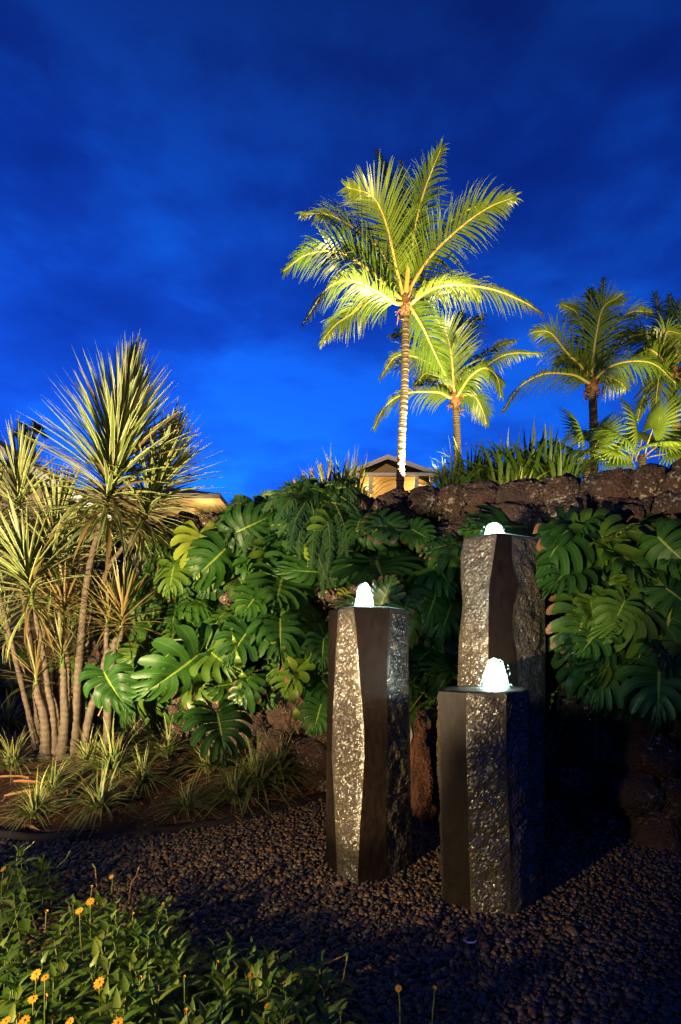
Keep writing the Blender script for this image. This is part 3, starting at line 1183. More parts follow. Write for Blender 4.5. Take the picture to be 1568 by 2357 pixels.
def rosette(root, p0, p1, n, L, blades=DB, a_low=100, a_top=5, seed=0, dead=None, pw=0.85, keep=None):
    r = random.Random(seed)
    p0, p1 = Vector(p0), Vector(p1)
    ax = (p1 - p0)
    alen = ax.length
    ax.normalize()
    ref = ax.cross(Vector((0.2, 1, 0.1))).normalized()
    ref2 = ax.cross(ref)
    g = MB()
    g.tube([p0 - ax * 0.02, p0.lerp(p1, .5), p1], [0.026, 0.022, 0.012], 7)
    ros = g.build('leaf_head', M_STALK, root)
    keep = n if keep is None else keep
    inner = MB()
    for i in range(n):
        t = (i + 0.5) / n
        al = R(lerp(a_low, a_top, t ** pw) + r.uniform(-7, 7))
        az = i * 2.39996 + r.uniform(-.25, .25)
        rad = ref * math.cos(az) + ref2 * math.sin(az)
        d = ax * math.cos(al) + rad * math.sin(al)
        nz = ax * math.sin(al) - rad * math.cos(al)
        ll = L * r.uniform(0.78, 1.05) * (0.80 + 0.2 * math.sin(math.pi * min(1, t * 1.2)))
        k = 0 if al < R(35) else (1 if al < R(60) else (2 if al < R(80) else 3))
        if r.random() < 0.3:
            k = min(4, k + 1)
        bl = blades
        if dead and r.random() < 1.1 * dead * (1 - t) ** 2:
            bl = DBB
        M = frame(p0.lerp(p1, t) + rad * 0.012, d, nz, ll, ll)
        if int((i + 1) * keep / n) > int(i * keep / n):
            link('leaf', bl[k], ros, M)
        else:                      # beyond the limit of separate leaves: joined
            me = bl[k]
            b0 = len(inner.v)
            inner.v += [tuple(M @ v.co) for v in me.vertices]
            uvd = me.uv_layers[0].data
            for pl in me.polygons:
                inner.face([b0 + q for q in pl.vertices], [tuple(uvd[q].uv) for q in pl.loop_indices], 1 if bl is DBB else 0)
    if inner.v:
        tag(inner.build('inner_leaves', [M_DRAC, M_DRACB], ros), kind='stuff')
    return ros


def trunk(root, px, Y, r0, r1, name='trunk', seed=0):
    pts = [at(u, v, Y + (dy[0] if dy else 0)) for (u, v, *dy) in px]
    pts[0].z = bed_z(pts[0].x, pts[0].y) - 0.03
    sp = spline(pts, 36)
    g = MB()
    g.tube(sp, [0.68 * lerp(r0, r1, (i / 36) ** 0.8) * (1 + 0.10 * math.sin(i * 2.3 + seed) + 0.08 * noise.noise(Vector((i * .5, seed, 0)))) * (1.5 - 0.5 * min(1, i / 5)) for i in range(37)], 9)
    return g.build(name, M_TRUNK, root)


base = at(176, 1660, 5.35)
d1 = thing('dracaena', 'tallest dracaena, a slim leaning trunk carrying one big spiky green and cream leaf head', 'dracaena', (base.x, 5.35, bed_z(base.x, 5.35)))
trunk(d1, [(170, 1665), (178, 1600), (184, 1514), (197, 1374), (211, 1286), (238, 1190)], 5.35, 0.075, 0.042, 'trunk', 1)
rosette(d1, at(236, 1205, 5.35), at(286, 950, 5.25), 440, 1.03, DB, 108, 3, 1, 0.3, 0.80, 210)
trunk(d1, [(182, 1660), (191, 1610), (198, 1497), (216, 1409), (255, 1300), (318, 1225)], 5.55, 0.05, 0.035, 'trunk', 2)
rosette(d1, at(318, 1232, 5.6), at(378, 1065, 5.55), 250, 0.92, DB, 110, 8, 2, 0.5, 0.85, 80)

base = at(118, 1700, 5.3)
d2 = thing('dracaena', 'many stemmed dracaena clump at the left edge, with stubby knotted trunks and several leaf heads', 'dracaena', (base.x, 5.3, bed_z(base.x, 5.3)))
trunk(d2, [(105, 1745), (106, 1690), (100, 1640), (88, 1602), (84, 1575)], 5.2, 0.085, 0.05, 'trunk', 3)
rosette(d2, at(84, 1580, 5.2), at(82, 1535, 5.2), 36, 0.50, DBB, 95, 5, 3, None, 0.85, 24)
trunk(d2, [(128, 1680), (122, 1640), (112, 1590), (100, 1500), (78, 1400)], 5.25, 0.06, 0.036, 'trunk', 4)
rosette(d2, at(78, 1405, 5.25), at(58, 1285, 5.2), 130, 0.86, DB, 128, 6, 4, 0.3, 0.85, 60)
trunk(d2, [(140, 1720), (150, 1660), (148, 1600), (147, 1530)], 5.25, 0.085, 0.045, 'trunk', 5)
rosette(d2, at(146, 1535, 5.2), at(142, 1480, 5.2), 50, 0.46, DBB, 92, 6, 5, None, 0.85, 26)
trunk(d2, [(118, 1660), (128, 1560), (122, 1440), (112, 1330)], 5.5, 0.05, 0.032, 'trunk', 6)
rosette(d2, at(112, 1335, 5.5), at(135, 1180, 5.55), 140, 0.84, DB, 115, 8, 6, 0.4, 0.85, 46)
trunk(d2, [(95, 1640), (70, 1480), (45, 1300), (40, 1200)], 5.6, 0.05, 0.032, 'trunk', 7)
rosette(d2, at(40, 1215, 5.55), at(45, 1085, 5.55), 140, 0.78, DB, 105, 4, 7, 0.2, 0.85, 60)
trunk(d2, [(150, 1690), (158, 1560), (148, 1440)], 5.4, 0.05, 0.032, 'trunk', 8)
rosette(d2, at(148, 1440, 5.4), at(150, 1370, 5.4), 70, 0.55, DBB, 110, 8, 8, None, 0.85, 26)
trunk(d2, [(90, 1640), (20, 1450), (-20, 1300)], 5.4, 0.045, 0.03, 'trunk', 9)
rosette(d2, at(-22, 1300, 5.4), at(-25, 1160, 5.4), 90, 0.75, DB, 115, 6, 9, 0.3, 0.85, 20)
for (pb, pt, yy, nn, LL, bld, sd) in (((95, 1330), (100, 1250), 5.6, 90, 0.62, DB, 14), ((165, 1330), (170, 1245), 5.65, 90, 0.62, DB, 15), ((20, 1480), (12, 1420), 5.6, 60, 0.5, DB, 16), ((125, 1470), (122, 1415), 5.55, 60, 0.45, DBB, 17)):
    trunk(d2, [(120 + sd, 1660), (lerp(120 + sd, pb[0], .6), 1560), pb], yy - .05, 0.036, 0.024, 'trunk', sd)
    rosette(d2, at(*pb, yy), at(*pt, yy), nn, LL, bld, 112, 6, sd, 0.4, 0.85, 8)

base = at(192, 1704, 5.25)
d3 = thing('dracaena', 'dracaena leaning away from the clump, with one brownish leaf head above a forked trunk', 'dracaena', (base.x, 5.25, bed_z(base.x, 5.25)))
trunk(d3, [(190, 1708), (206, 1650), (228, 1585), (243, 1525), (252, 1490)], 5.1, 0.062, 0.05, 'trunk', 10)
trunk(d3, [(243, 1540), (262, 1500), (277, 1470), (282, 1440)], 5.1, 0.055, 0.038, 'trunk', 11)
d3.children[-1].location.z += 0
rosette(d3, at(280, 1450, 5.1), at(284, 1385, 5.1), 85, 0.62, DBB, 100, 5, 10)
trunk(d3, [(246, 1520), (246, 1480), (248, 1445)], 5.15, 0.045, 0.034, 'trunk', 12)
rosette(d3, at(248, 1450, 5.2), at(250, 1400, 5.2), 46, 0.50, DBB, 95, 6, 11)


# ------------------------------------------------------------------ grass tufts and dry leaves on the bed
def tuft_mesh(seed, n=105, w=0.0095):
    r = random.Random(seed)
    g = MB()
    for k in range(n):
        az = r.uniform(0, 6.28); L = r.uniform(0.55, 1.1); lean = r.uniform(0.1, 1.15) ** 0.7
        d = Vector((math.cos(az), math.sin(az), 0)); sd = Vector((-math.sin(az), math.cos(az), 0))
        b = d * r.uniform(0, 0.06) + sd * r.uniform(-.05, .05)
        ww = w * r.uniform(0.7, 1.3) / 0.36
        rows = []
        for i in range(6):
            t = i / 5
            out = L * (lean * t * 0.95 * (0.5 + 0.5 * t))
            up = L * (t * (1.05 - 0.35 * lean) - lean * 0.85 * t * t)
            c = b + d * out + Vector((0, 0, max(-0.02, up)))
            q = ww * (1 - t ** 2) * 0.5 + 0.0008
            rows.append([c - sd * q, c + Vector((0, 0, -q * .5)), c + sd * q])
        g.grid(rows, lambda a, b_: (b_ / 2, a / 5))
    return g.mesh('grass_tuft', M_TUFT)


TUFT = [tuft_mesh(k) for k in range(4)]
TUFTS = [((262, 1770), 0.44, 'widest pale green grass tuft on the bed, just right of the forked trunk base'),
         ((205, 1745), 0.34, 'grass tuft at the foot of the leaning dracaena trunk'),
         ((385, 1725), 0.36, 'upright grass tuft in front of the pale lit monstera leaf'),
         ((590, 1800), 0.46, 'brightest green grass tuft at the right end of the planting bed'),
         ((540, 1830), 0.34, 'small grass tuft at the edging, beside the brightest tuft'),
         ((640, 1775), 0.40, 'grass tuft below the hanging yellow leaves'),
         ((230, 1850), 0.34, 'limp yellowish grass tuft near the edging, in the middle of the bed'),
         ((80, 1865), 0.30, 'sparse brownish grass tuft near the edging at the left of the bed'),
         ((30, 1755), 0.36, 'thin spidery grass tuft at the left edge of the bed'),
         ((20, 1660), 0.42, 'dark bushy grass clump behind the dracaena trunks at the left edge'),
         ((120, 1810), 0.26, 'small dry grass tuft below the knotted trunk'),
         ((330, 1790), 0.30, 'short grass tuft between the two widest tufts'),
         ((430, 1850), 0.24, 'small flat grass tuft on bare mulch near the edging'),
         ((480, 1760), 0.34, 'grass tuft under the big dark split leaf'),
         ((310, 1690), 0.30, 'grass tuft in the shade under the monstera'),
         ((690, 1730), 0.36, 'dark grass tuft just left of the left fountain column')]
rt = random.Random(5)
for i, ((u, v), L, lab) in enumerate(TUFTS):
    p = bed_pt(u, v + 18)
    o = link('grass_tuft', TUFT[i % 4], None, Matrix.Translation(p) @ Matrix.Rotation(rt.uniform(0, 6.28), 4, 'Z') @ Matrix.Scale(L * 1.75, 4))
    tag(o, lab, 'grass tuft', 'grass tufts on the planting bed')

DRYM = [blade_mesh('dry_leaf', 0.085, d, M_DRY, 8, c) for d, c in ((0.15, 0.06), (0.4, -0.05), (0.05, 0.1))]
for i, (a, t, L, h, lab) in enumerate((
        ((-10, 1815), (82, 1808), 0, 0.10, 'long straw coloured fallen leaf lying level at the left edge'),
        ((30, 1832), (150, 1826), 0, 0.12, 'broad orange brown fallen leaf arching over the mulch'),
        ((10, 1850), (140, 1822), 0, 0.06, 'dark orange fallen leaf under the arching one'),
        ((60, 1905), (120, 1935), 0, 0.02, 'thin curved dry leaf hanging over the edging'),
        ((300, 1830), (360, 1790), 0, 0.03, 'rusty fallen leaf beside the small flat grass tuft'),
        ((250, 1610), (225, 1660), 0, 0.05, 'orange dry leaf at the foot of the leaning trunk'),
        ((430, 1795), (480, 1780), 0, 0.03, 'small rusty leaf lying below the big split leaf'))):
    p = bed_pt(*a); q = bed_pt(*t)
    d = q - p
    o = link('dry_leaf', DRYM[i % 3], None, frame(p + Vector((0, 0, h)), d, Vector((0.1, -0.5, 1)), d.length))
    tag(o, lab, 'dry leaf', 'fallen dry leaves on the mulch')


def litter():
    r = random.Random(9)
    g = MB()
    for _ in range(1500):
        x = r.uniform(-4.6, 0.2); y = r.uniform(ycurb(x) + 0.03, min(6.2, ywall(x) - 0.2))
        z = bed_z(x, y) + 0.012
        a = r.uniform(0, 6.28); L = r.choice((0.03, 0.05, 0.09, 0.18, 0.26)) * r.uniform(.7, 1.2); w = r.uniform(0.0025, 0.008)
        d = Vector((math.cos(a), math.sin(a), r.uniform(-.2, .4))) * L; s = Vector((-math.sin(a), math.cos(a), r.uniform(-.4, .4))) * w
        c = Vector((x, y, z))
        g.grid([[c - s * .4, c + s * .4], [c + d * .5 - s + Vector((0, 0, .008)), c + d * .5 + s + Vector((0, 0, .008))], [c + d - s * .2, c + d + s * .2]])
    tag(g.build('mulch_litter', M_DRY), kind='stuff')


litter()


def gravel_litter():
    r = random.Random(19)
    g = MB()
    for _ in range(70):
        y = r.uniform(1.9, 4.0); x = r.uniform(-0.55 * y, 0.66 * y)
        if y > ycurb(x) - 0.1 and x < .75:
            continue
        a = r.uniform(0, 6.28); L = r.uniform(0.02, 0.055); w = r.uniform(0.004, 0.011)
        d = Vector((math.cos(a), math.sin(a), r.uniform(-.1, .3))) * L; sd = Vector((-math.sin(a), math.cos(a), r.uniform(-.4, .4))) * w
        c = Vector((x, y, 0.024))
        g.grid([[c - sd * .3, c + sd * .3], [c + d * .5 - sd + Vector((0, 0, .006)), c + d * .5 + sd + Vector((0, 0, .006))], [c + d - sd * .2, c + d + sd * .2]])
    tag(g.build('leaf_litter', M_DRY), kind='stuff')


gravel_litter()


# ------------------------------------------------------------------ fronds (palms and ferns)
def frond(root, pts, L, n=70, img=0.5, droop=0.5, width=0.03, r0=0.035, mats=(None, None), start=0.2, seed=0, psi=(32, 66), name='frond'):
    """rachis through pts with two rows of leaflets; img = how far the leaf plane turns to face the path in front"""
    mats = (mats[0] or M_RACHIS, mats[1] or M_FROND)
    r = random.Random(seed)
    sp = spline(pts, 48)
    g = MB()
    g.tube(sp, [lerp(r0, r0 * 0.12, (i / 48) ** 0.7) for i in range(49)], 6)
    fo = g.build(name, mats[0], root)
    g = MB()
    for k in range(n):
        t = lerp(start, 0.995, (k + 0.5) / n)
        x = t * 48; i = min(47, int(x)); p = sp[i].lerp(sp[i + 1], x - i)
        T = (sp[min(48, i + 2)] - sp[max(0, i - 1)]).normalized()
        vd = (Vector((0, 0, EYE)) - p).normalized()
        b1 = T.cross(Vector((0, 0, 1)))
        b2 = T.cross(vd)
        if b1.dot(b2) < 0:
            b1 = -b1
        B = (b1.normalized() * (1 - img) + b2.normalized() * img).normalized()
        f = (t - start) / (1 - start)
        ln = L * (0.55 + 0.45 * math.sin(math.pi * min(1, 0.15 + f * 0.95))) * (1 - 0.55 * max(0, f - .55) / .45)
        ps = R(lerp(psi[0], psi[1], f ** 1.3))
        for sgn in (-1, 1):
            d = (B * sgn * math.cos(ps) + T * math.sin(ps)).normalized()
            if r.random() < 0.05:
                continue
            d = (d + Vector((r.uniform(-.16, .16), r.uniform(-.16, .16), r.uniform(-.14, .10)))).normalized()
            wv = (T - d * T.dot(d)).normalized()
            q = p.copy(); l2 = ln * r.uniform(0.74, 1.08)
            dr = droop * r.uniform(0.6, 1.5)
            rows = []
            ns = 5
            for m in range(ns + 1):
                s = m / ns
                w = width * 0.5 * (1 - s ** 1.8) * (0.6 + 0.4 * min(1, s * 4)) + 0.0012
                rows.append([q - wv * w, q + wv * w])
                d2 = (d + Vector((0, 0, -1)) * dr * (s * 1.9) ** 1.4).normalized()
                q = q + d2 * (l2 / ns)
            g.grid(rows)
    lf = g.build('leaflets', mats[1], fo)
    tag(lf, kind='stuff')
    return fo


def C4(x, y): return (612.5 + x / 2.327, 306.2 + y / 2.327)
def C5(x, y): return (826.9 + x / 2.1158, 612.5 + y / 2.1158)


def palm(label, Y, trunk_px, r_top, r_bot, fronds, conv, L, scale_n=70, width=0.034, seed=0):
    pts = [at(u, v, Y) for u, v in trunk_px]
    b = pts[0]
    zb = hill_z(b.x, Y)
    root = thing('coconut_palm', label, 'palm tree', (b.x, Y, zb - 0.05))
    lean = (pts[1] - pts[0])
    foot = pts[0] + lean * ((zb - 0.1 - pts[0].z) / lean.z)
    sp = spline([foot] + pts, 130)
    g = MB()
    n = len(sp)
    rad = []
    for i in range(n):
        t = i / (n - 1)
        s = (i % 3) / 3
        rr = random.Random(seed * 1000 + i).uniform(0.92, 1.07)
        rad.append(lerp(r_bot, r_top, min(1, t * 1.3)) * (1.05 if i % 3 == 0 else (0.99 if i % 3 == 1 else 0.94)) * rr)
    g.tube(sp, rad, 12)
    tr = g.build('trunk', M_PALMT, root, smooth=False)
    # fibre and old leaf bases round the crown
    c = pts[-1]
    g = MB()
    r = random.Random(seed)
    rows = []
    for i in range(7):
        t = i / 6
        rw = []
        for k in range(14):
            a = 2 * math.pi * k / 14
            q = r_top * lerp(1.05, 1.40, math.sin(math.pi * t)) * (1 + r.uniform(-.25, .25))
            rw.append(c + Vector((math.cos(a) * q, math.sin(a) * q, lerp(-0.32, 0.18, t) * L)))
        rows.append(rw)
    g.grid(rows, close=True)
    for k in range(26):
        a = r.uniform(0, 6.28); z = r.uniform(-.5, .1) * L
        d = Vector((math.cos(a), math.sin(a), 0))
        p = c + d * r_top * 1.3 + Vector((0, 0, z))
        g.tube([p, p + d * r.uniform(.02, .08) * L + Vector((0, 0, r.uniform(.0, .12) * L)), p + d * r.uniform(.08, .2) * L + Vector((0, 0, r.uniform(-.15, .1) * L))], [0.022 * L, 0.018 * L, 0.004], 4)
    g.build('crown_fibre', M_FIBRE, root)
    for i, (fp, dy, img, dr, lf) in enumerate(fronds):
        P = [c + Vector((0, 0, 0.02))]
        m = len(fp)
        for k, q in enumerate(fp):
            u, v = conv(*q)
            P.append(at(u, v, Y + dy * ((k + 1) / m) ** 1.3))
        frond(root, P, L * lf, scale_n, img, dr, width, 0.05 * L + 0.012, seed=seed * 50 + i)
    return root


palm('tallest coconut palm, uplit bright yellow, with a ringed trunk glowing white at its foot', 12.0,
     [(921, 1120), (925, 1010), (931, 900), (933, 800), (933, 700)], 0.088, 0.100, [
         # points, depth, facing, droop, leaflet length
         ([(700, 730), (645, 490), (570, 340), (430, 290)], -0.8, 0.9, 0.15, 1.05),
         ([(690, 760), (600, 610), (460, 500), (330, 435), (185, 435)], 0.8, 0.35, 0.5, 0.85),
         ([(680, 850), (520, 710), (380, 635), (220, 650), (95, 740)], -0.8, 0.55, 0.45, 1.0),
         ([(690, 910), (600, 850), (460, 790), (330, 830), (200, 1020)], -1.4, 0.25, 0.9, 1.0),
         ([(660, 900), (560, 890), (470, 960), (370, 1030), (290, 1130)], 1.6, 0.5, 0.6, 0.8),
         ([(715, 700), (690, 420), (640, 210), (588, 90)], 1.4, 0.5, 0.35, 0.75),
         ([(735, 600), (732, 320), (723, 145)], 1.8, 0.5, 0.3, 0.7),
         ([(760, 600), (800, 350), (862, 160)], 1.5, 0.5, 0.35, 0.75),
         ([(770, 700), (800, 500), (855, 290), (940, 75)], -0.5, 0.85, 0.45, 0.95),
         ([(790, 800), (900, 640), (1060, 490), (1200, 395), (1330, 345)], -0.4, 0.8, 0.40, 1.0),
         ([(800, 760), (900, 600), (1020, 450), (1180, 370)], 1.0, 0.4, 0.4, 0.8),
         ([(780, 910), (880, 840), (1010, 812), (1200, 835), (1360, 895), (1480, 965)], -0.9, 0.2, 0.95, 0.85),
         ([(800, 850), (900, 803), (1050, 805), (1150, 880)], 1.1, 0.25, 0.8, 0.8),
         ([(770, 930), (835, 1030), (900, 1170), (960, 1300)], -0.25, 0.95, 0.25, 0.85),
         ([(745, 850), (765, 650), (788, 490), (840, 430)], -0.2, 0.6, 0.5, 0.75),
         ([(720, 800), (690, 600), (660, 480), (690, 330)], 1.2, 0.7, 0.3, 0.9),
         ([(690, 820), (600, 740), (540, 640), (430, 600)], 1.5, 0.4, 0.5, 0.8),
     ], C4, 0.96, 76, 0.034, 1)

palm('shorter coconut palm partly hidden behind the tallest palm, lit yellow from below', 15.0,
     [C5(490, 1035), C5(478, 900), C5(475, 780), C5(467, 640)], 0.10, 0.125, [
         ([(440, 640), (380, 615), (230, 620), (130, 680), (70, 790)], -0.8, 0.3, 0.8, 0.85),
         ([(440, 600), (380, 500), (280, 445), (180, 440), (105, 540)], 0.4, 0.35, 0.7, 0.9),
         ([(460, 580), (450, 450), (425, 330), (370, 250)], -1.0, 0.9, 0.2, 1.0),
         ([(480, 600), (505, 420), (555, 280), (610, 235)], 1.2, 0.6, 0.4, 0.9),
         ([(490, 590), (560, 480), (650, 400), (765, 360)], 1.3, 0.4, 0.5, 0.8),
         ([(490, 600), (600, 500), (720, 430), (885, 425)], 0.6, 0.3, 0.7, 0.75),
         ([(480, 630), (540, 540), (610, 497), (670, 540), (690, 640)], -1.2, 0.3, 0.9, 0.85),
         ([(500, 630), (555, 630), (595, 690), (622, 775)], 0.8, 0.5, 0.5, 0.7),
         ([(430, 560), (330, 420), (240, 330), (155, 340)], 1.5, 0.4, 0.5, 0.8),
         ([(455, 560), (440, 420), (480, 280), (500, 220)], 0.8, 0.6, 0.4, 0.9),
         ([(440, 610), (400, 540), (330, 520), (270, 580)], 0.8, 0.4, 0.6, 0.8),
     ], C5, 1.0, 60, 0.045, 2)

palm('coconut palm with olive green fronds whose trunk stands before the fan palm', 17.0,
     [C5(1142, 970), C5(1142, 850), C5(1140, 720), C5(1133, 580)], 0.13, 0.15, [
         ([(1110, 565), (1040, 530), (900, 525), (780, 590), (700, 705)], -0.8, 0.25, 0.85, 0.95),
         ([(1110, 520), (1010, 420), (930, 325), (845, 320)], 0.3, 0.5, 0.5, 0.95),
         ([(1115, 500), (1100, 350), (1060, 230), (985, 185)], 0.6, 0.6, 0.4, 0.9),
         ([(1135, 480), (1155, 330), (1190, 200), (1270, 150)], -0.6, 0.8, 0.3, 1.05),
         ([(1140, 450), (1162, 250), (1190, 55)], 1.3, 0.6, 0.35, 0.8),
         ([(1150, 530), (1230, 420), (1320, 345), (1460, 325)], 0.8, 0.35, 0.6, 0.95),
         ([(1150, 550), (1220, 490), (1330, 463), (1440, 480), (1540, 570)], -0.9, 0.25, 0.85, 1.0),
         ([(1145, 500), (1230, 310), (1320, 225), (1430, 225)], 1.0, 0.5, 0.5, 0.95),
         ([(1160, 570), (1200, 545), (1260, 560), (1300, 600)], 0.8, 0.4, 0.7, 0.8),
         ([(1125, 480), (1120, 330), (1130, 180), (1125, 110)], 0.8, 0.7, 0.35, 0.9),
         ([(1110, 540), (1050, 470), (1010, 440), (960, 470)], 0.6, 0.4, 0.6, 0.85),
     ], C5, 1.12, 56, 0.05, 3)

palm('coconut palm cut by the right edge of the photo, its low fronds lit yellow', 18.0,
     [C5(1556, 890), C5(1545, 800), C5(1525, 670), C5(1535, 520)], 0.14, 0.16, [
         ([(1520, 530), (1450, 540), (1385, 640), (1355, 750)], -0.6, 0.3, 0.8, 0.85),
         ([(1510, 520), (1470, 500), (1450, 600), (1440, 725)], -1.3, 0.6, 0.5, 0.95),
         ([(1500, 470), (1420, 380), (1330, 330), (1250, 340)], 0.6, 0.4, 0.6, 0.9),
         ([(1520, 430), (1475, 300), (1440, 130)], 0.8, 0.6, 0.4, 0.9),
         ([(1540, 400), (1525, 240), (1510, 140)], 1.0, 0.6, 0.4, 0.85),
         ([(1500, 480), (1440, 420), (1390, 400), (1350, 430)], -0.7, 0.4, 0.6, 0.95),
         ([(1560, 450), (1620, 330), (1700, 280)], 0.5, 0.5, 0.5, 0.9),
         ([(1560, 530), (1640, 500), (1720, 560)], -0.6, 0.3, 0.8, 0.9),
         ([(1550, 540), (1570, 560), (1590, 640), (1600, 730)], -1.2, 0.6, 0.5, 0.9),
         ([(1540, 440), (1580, 280), (1590, 160)], -0.3, 0.7, 0.4, 0.95),
         ([(1505, 500), (1480, 380), (1500, 320), (1560, 330)], -0.9, 0.8, 0.4, 0.9),
     ], C5, 1.12, 52, 0.052, 4)


# fan palms
def fan_mesh(seed):
    r = random.Random(seed)
    g = MB()
    n = 26
    for k in range(n):
        a = lerp(R(-125), R(125), (k + .5) / n)
        da = R(250) / n / 2
        L = 1.0 * (0.86 + 0.14 * math.cos(a)) * r.uniform(0.94, 1.04)
        rows = []
        for s in (0.02, 0.3, 0.55, 0.75, 0.9, 1.0):
            w = da * (1.0 if s < 0.56 else max(0.06, 1 - ((s - 0.55) / 0.45) ** 1.2)) * s * L
            d = Vector((math.sin(a), math.cos(a), 0)); sd = Vector((math.cos(a), -math.sin(a), 0))
            c = d * s * L + Vector((0, 0, 0.10 * s - 0.38 * s ** 2.6))
            rows.append([c - sd * w, c + Vector((0, 0, 0.05 * min(1, s * 1.6) * (1 - s) + .012)), c + sd * w])
        g.grid(rows, lambda a_, b_: (b_ / 2, a_ / 5))
    g.tube([(0, 0.03, -0.005), (0, -0.5, -0.08), (0, -1.0, -0.25)], [0.018, 0.022, 0.03], 5, 1)
    return g.mesh('leaf', [M_FROND, M_RACHIS])


FAN = [fan_mesh(k) for k in range(3)]


def fan_palm(label, u, v, Y, leaves, seed):
    c = at(u, v, Y)
    zb = hill_z(c.x, Y)
    root = thing('fan_palm', label, 'fan palm', (c.x, Y, zb), 'fan palms on the terrace')
    g = MB()
    g.tube([(c.x, Y, zb - .1), (c.x, Y, lerp(zb, c.z, .5)), (c.x, Y, c.z)], [0.12, 0.11, 0.10], 9)
    g.build('trunk', M_PALMT, root)
    for i, (du, dv, dy, s) in enumerate(leaves):
        p = at(u + du, v + dv, Y + dy)
        d = (p - c)
        out = d.normalized() + Vector((0, -0.15, -0.1))
        link('leaf', FAN[i % 3], root, frame(p, out, Vector((d.x * .2, -0.75, 0.8)), s * 1.5, s * 1.5))


fan_palm('fan palm lit yellow right behind the slim palm trunk, leaves tilted like open hands', 1350, 1060, 15.6,
         [(-18, -62, -.4, .62), (-48, -30, -.5, .58), (-55, 0, -.2, .50), (30, -50, -.3, .60), (52, -25, -.4, .58), (58, 2, -.2, .5), (5, -45, .6, .6), (-8, -18, -.9, .5)], 1)
fan_palm('fan palm nearest the right edge, its leaves dark on top and bright underneath', 1478, 1048, 15.2,
         [(-15, -62, -.3, .66), (-50, -40, -.4, .62), (-62, -8, -.3, .55), (25, -62, -.4, .64), (58, -38, -.4, .6), (66, -5, -.2, .55), (0, -35, .6, .6), (38, -22, -.8, .55)], 2)
lamp_spot('fan_palm_uplight', (7.2, 13.9, 6.45), (7.6, 15.4, 7.6), 18, PALM_LIGHT, 130, 0.6, 0.06)
lamp_spot('shrub_fill_light', (3.3, 6.3, 3.9), (3.6, 9.4, 5.0), 40, PALM_LIGHT, 80, 0.6, 0.06)  # added fill that brightens the strap leaved clumps
lamp_spot('fan_palm_uplight', (9.0, 13.6, 6.5), (9.0, 15.0, 7.6), 18, PALM_LIGHT, 130, 0.6, 0.06)


# strap leaved clumps along the top of the wall
def strap_mesh(seed, n, lean0, lean1, w, mat, name='strap_leaf_clump'):
    r = random.Random(seed)
    g = MB()
    for k in range(n):
        az = r.uniform(0, 6.28); L = r.uniform(0.6, 1.05); lean = r.uniform(lean0, lean1)
        d = Vector((math.cos(az), math.sin(az), 0)); sd = Vector((-math.sin(az), math.cos(az), 0))
        b = d * r.uniform(0, 0.35) + Vector((0, 0, r.uniform(0, .12)))
        rows = []
        for i in range(7):
            t = i / 6
            c = b + d * (L * lean * t * (0.4 + 0.6 * t)) + Vector((0, 0, L * (t - lean * 0.75 * t ** 2.2)))
            q = w * (1 - t ** 2.2) * 0.5 + 0.001
            rows.append([c - sd * q, c - Vector((0, 0, q * .4)) , c + sd * q])
        g.grid(rows, lambda a, b_: (b_ / 2, a / 6))
    return g.mesh(name, mat)


STRAP = [strap_mesh(k, 130, 0.1, 0.9, 0.05, M_STRAP) for k in range(3)]
SPIKY = strap_mesh(11, 110, 0.05, 0.65, 0.05, M_STRAPY)
PALE = strap_mesh(12, 46, 0.2, 0.9, 0.05, M_STRAPY)


def clump(u, vtop, Y, h, mesh, label, wide=1.0, z=None, group='strap leaved clumps on top of the wall'):
    p = at(u, vtop, Y)
    h *= 1.3
    zb = p.z - h * 0.98
    zz = hill_z(p.x, Y)
    o = link('strap_leaf_clump', mesh, None, Matrix.Translation((p.x, Y, min(zb, zz) if zb > zz else zb)) @ Matrix.Rotation(u * .7, 4, 'Z') @ Matrix.Diagonal((wide * h, wide * h, h if zb <= zz else h + (zb - zz), 1)))
    return tag(o, label, 'plant', group)


clump(1215, 980, 9.6, 1.25, STRAP[0], 'biggest dark strap leaved clump, standing midway along the wall top', 1.05)
clump(1160, 998, 9.4, 1.0, STRAP[1], 'strap leaved clump on the side of the biggest one nearer the short palm', 0.95)
clump(1085, 1003, 9.8, 0.9, STRAP[2], 'strap leaved clump right beside the trunk of the shorter palm', 0.9)
clump(1262, 998, 9.2, 0.95, STRAP[1], 'strap leaved clump between the biggest clump and the first fan palm', 0.95)
clump(1190, 1070, 8.0, 0.55, PALE, 'low yellow green strap leaved clump just above the wall stones', 1.1)
clump(1030, 1053, 9.0, 0.55, STRAP[0], 'small strap leaved clump beside the gable of the house', 1.1)
clump(1290, 1018, 8.8, 0.6, STRAP[2], 'low strap leaved clump at the foot of the first fan palm', 1.1)
clump(797, 1028, 5.9, 0.56, SPIKY, 'spiky yellow lit clump on the wall top in front of the house', 0.85)
clump(758, 1042, 5.8, 0.50, SPIKY, 'spiky yellow lit clump above the hanging ferns', 0.9)
clump(545, 1155, 7.6, 0.40, PALE, 'small pale shrub on the wall top beyond the eave', 1.3)
clump(480, 1165, 7.8, 0.42, PALE, 'small pale shrub on the wall top behind the biggest dracaena head', 1.4)
clump(640, 1135, 6.4, 0.34, STRAP[1], 'small dark clump on the wall top between ferns and eave', 1.3)

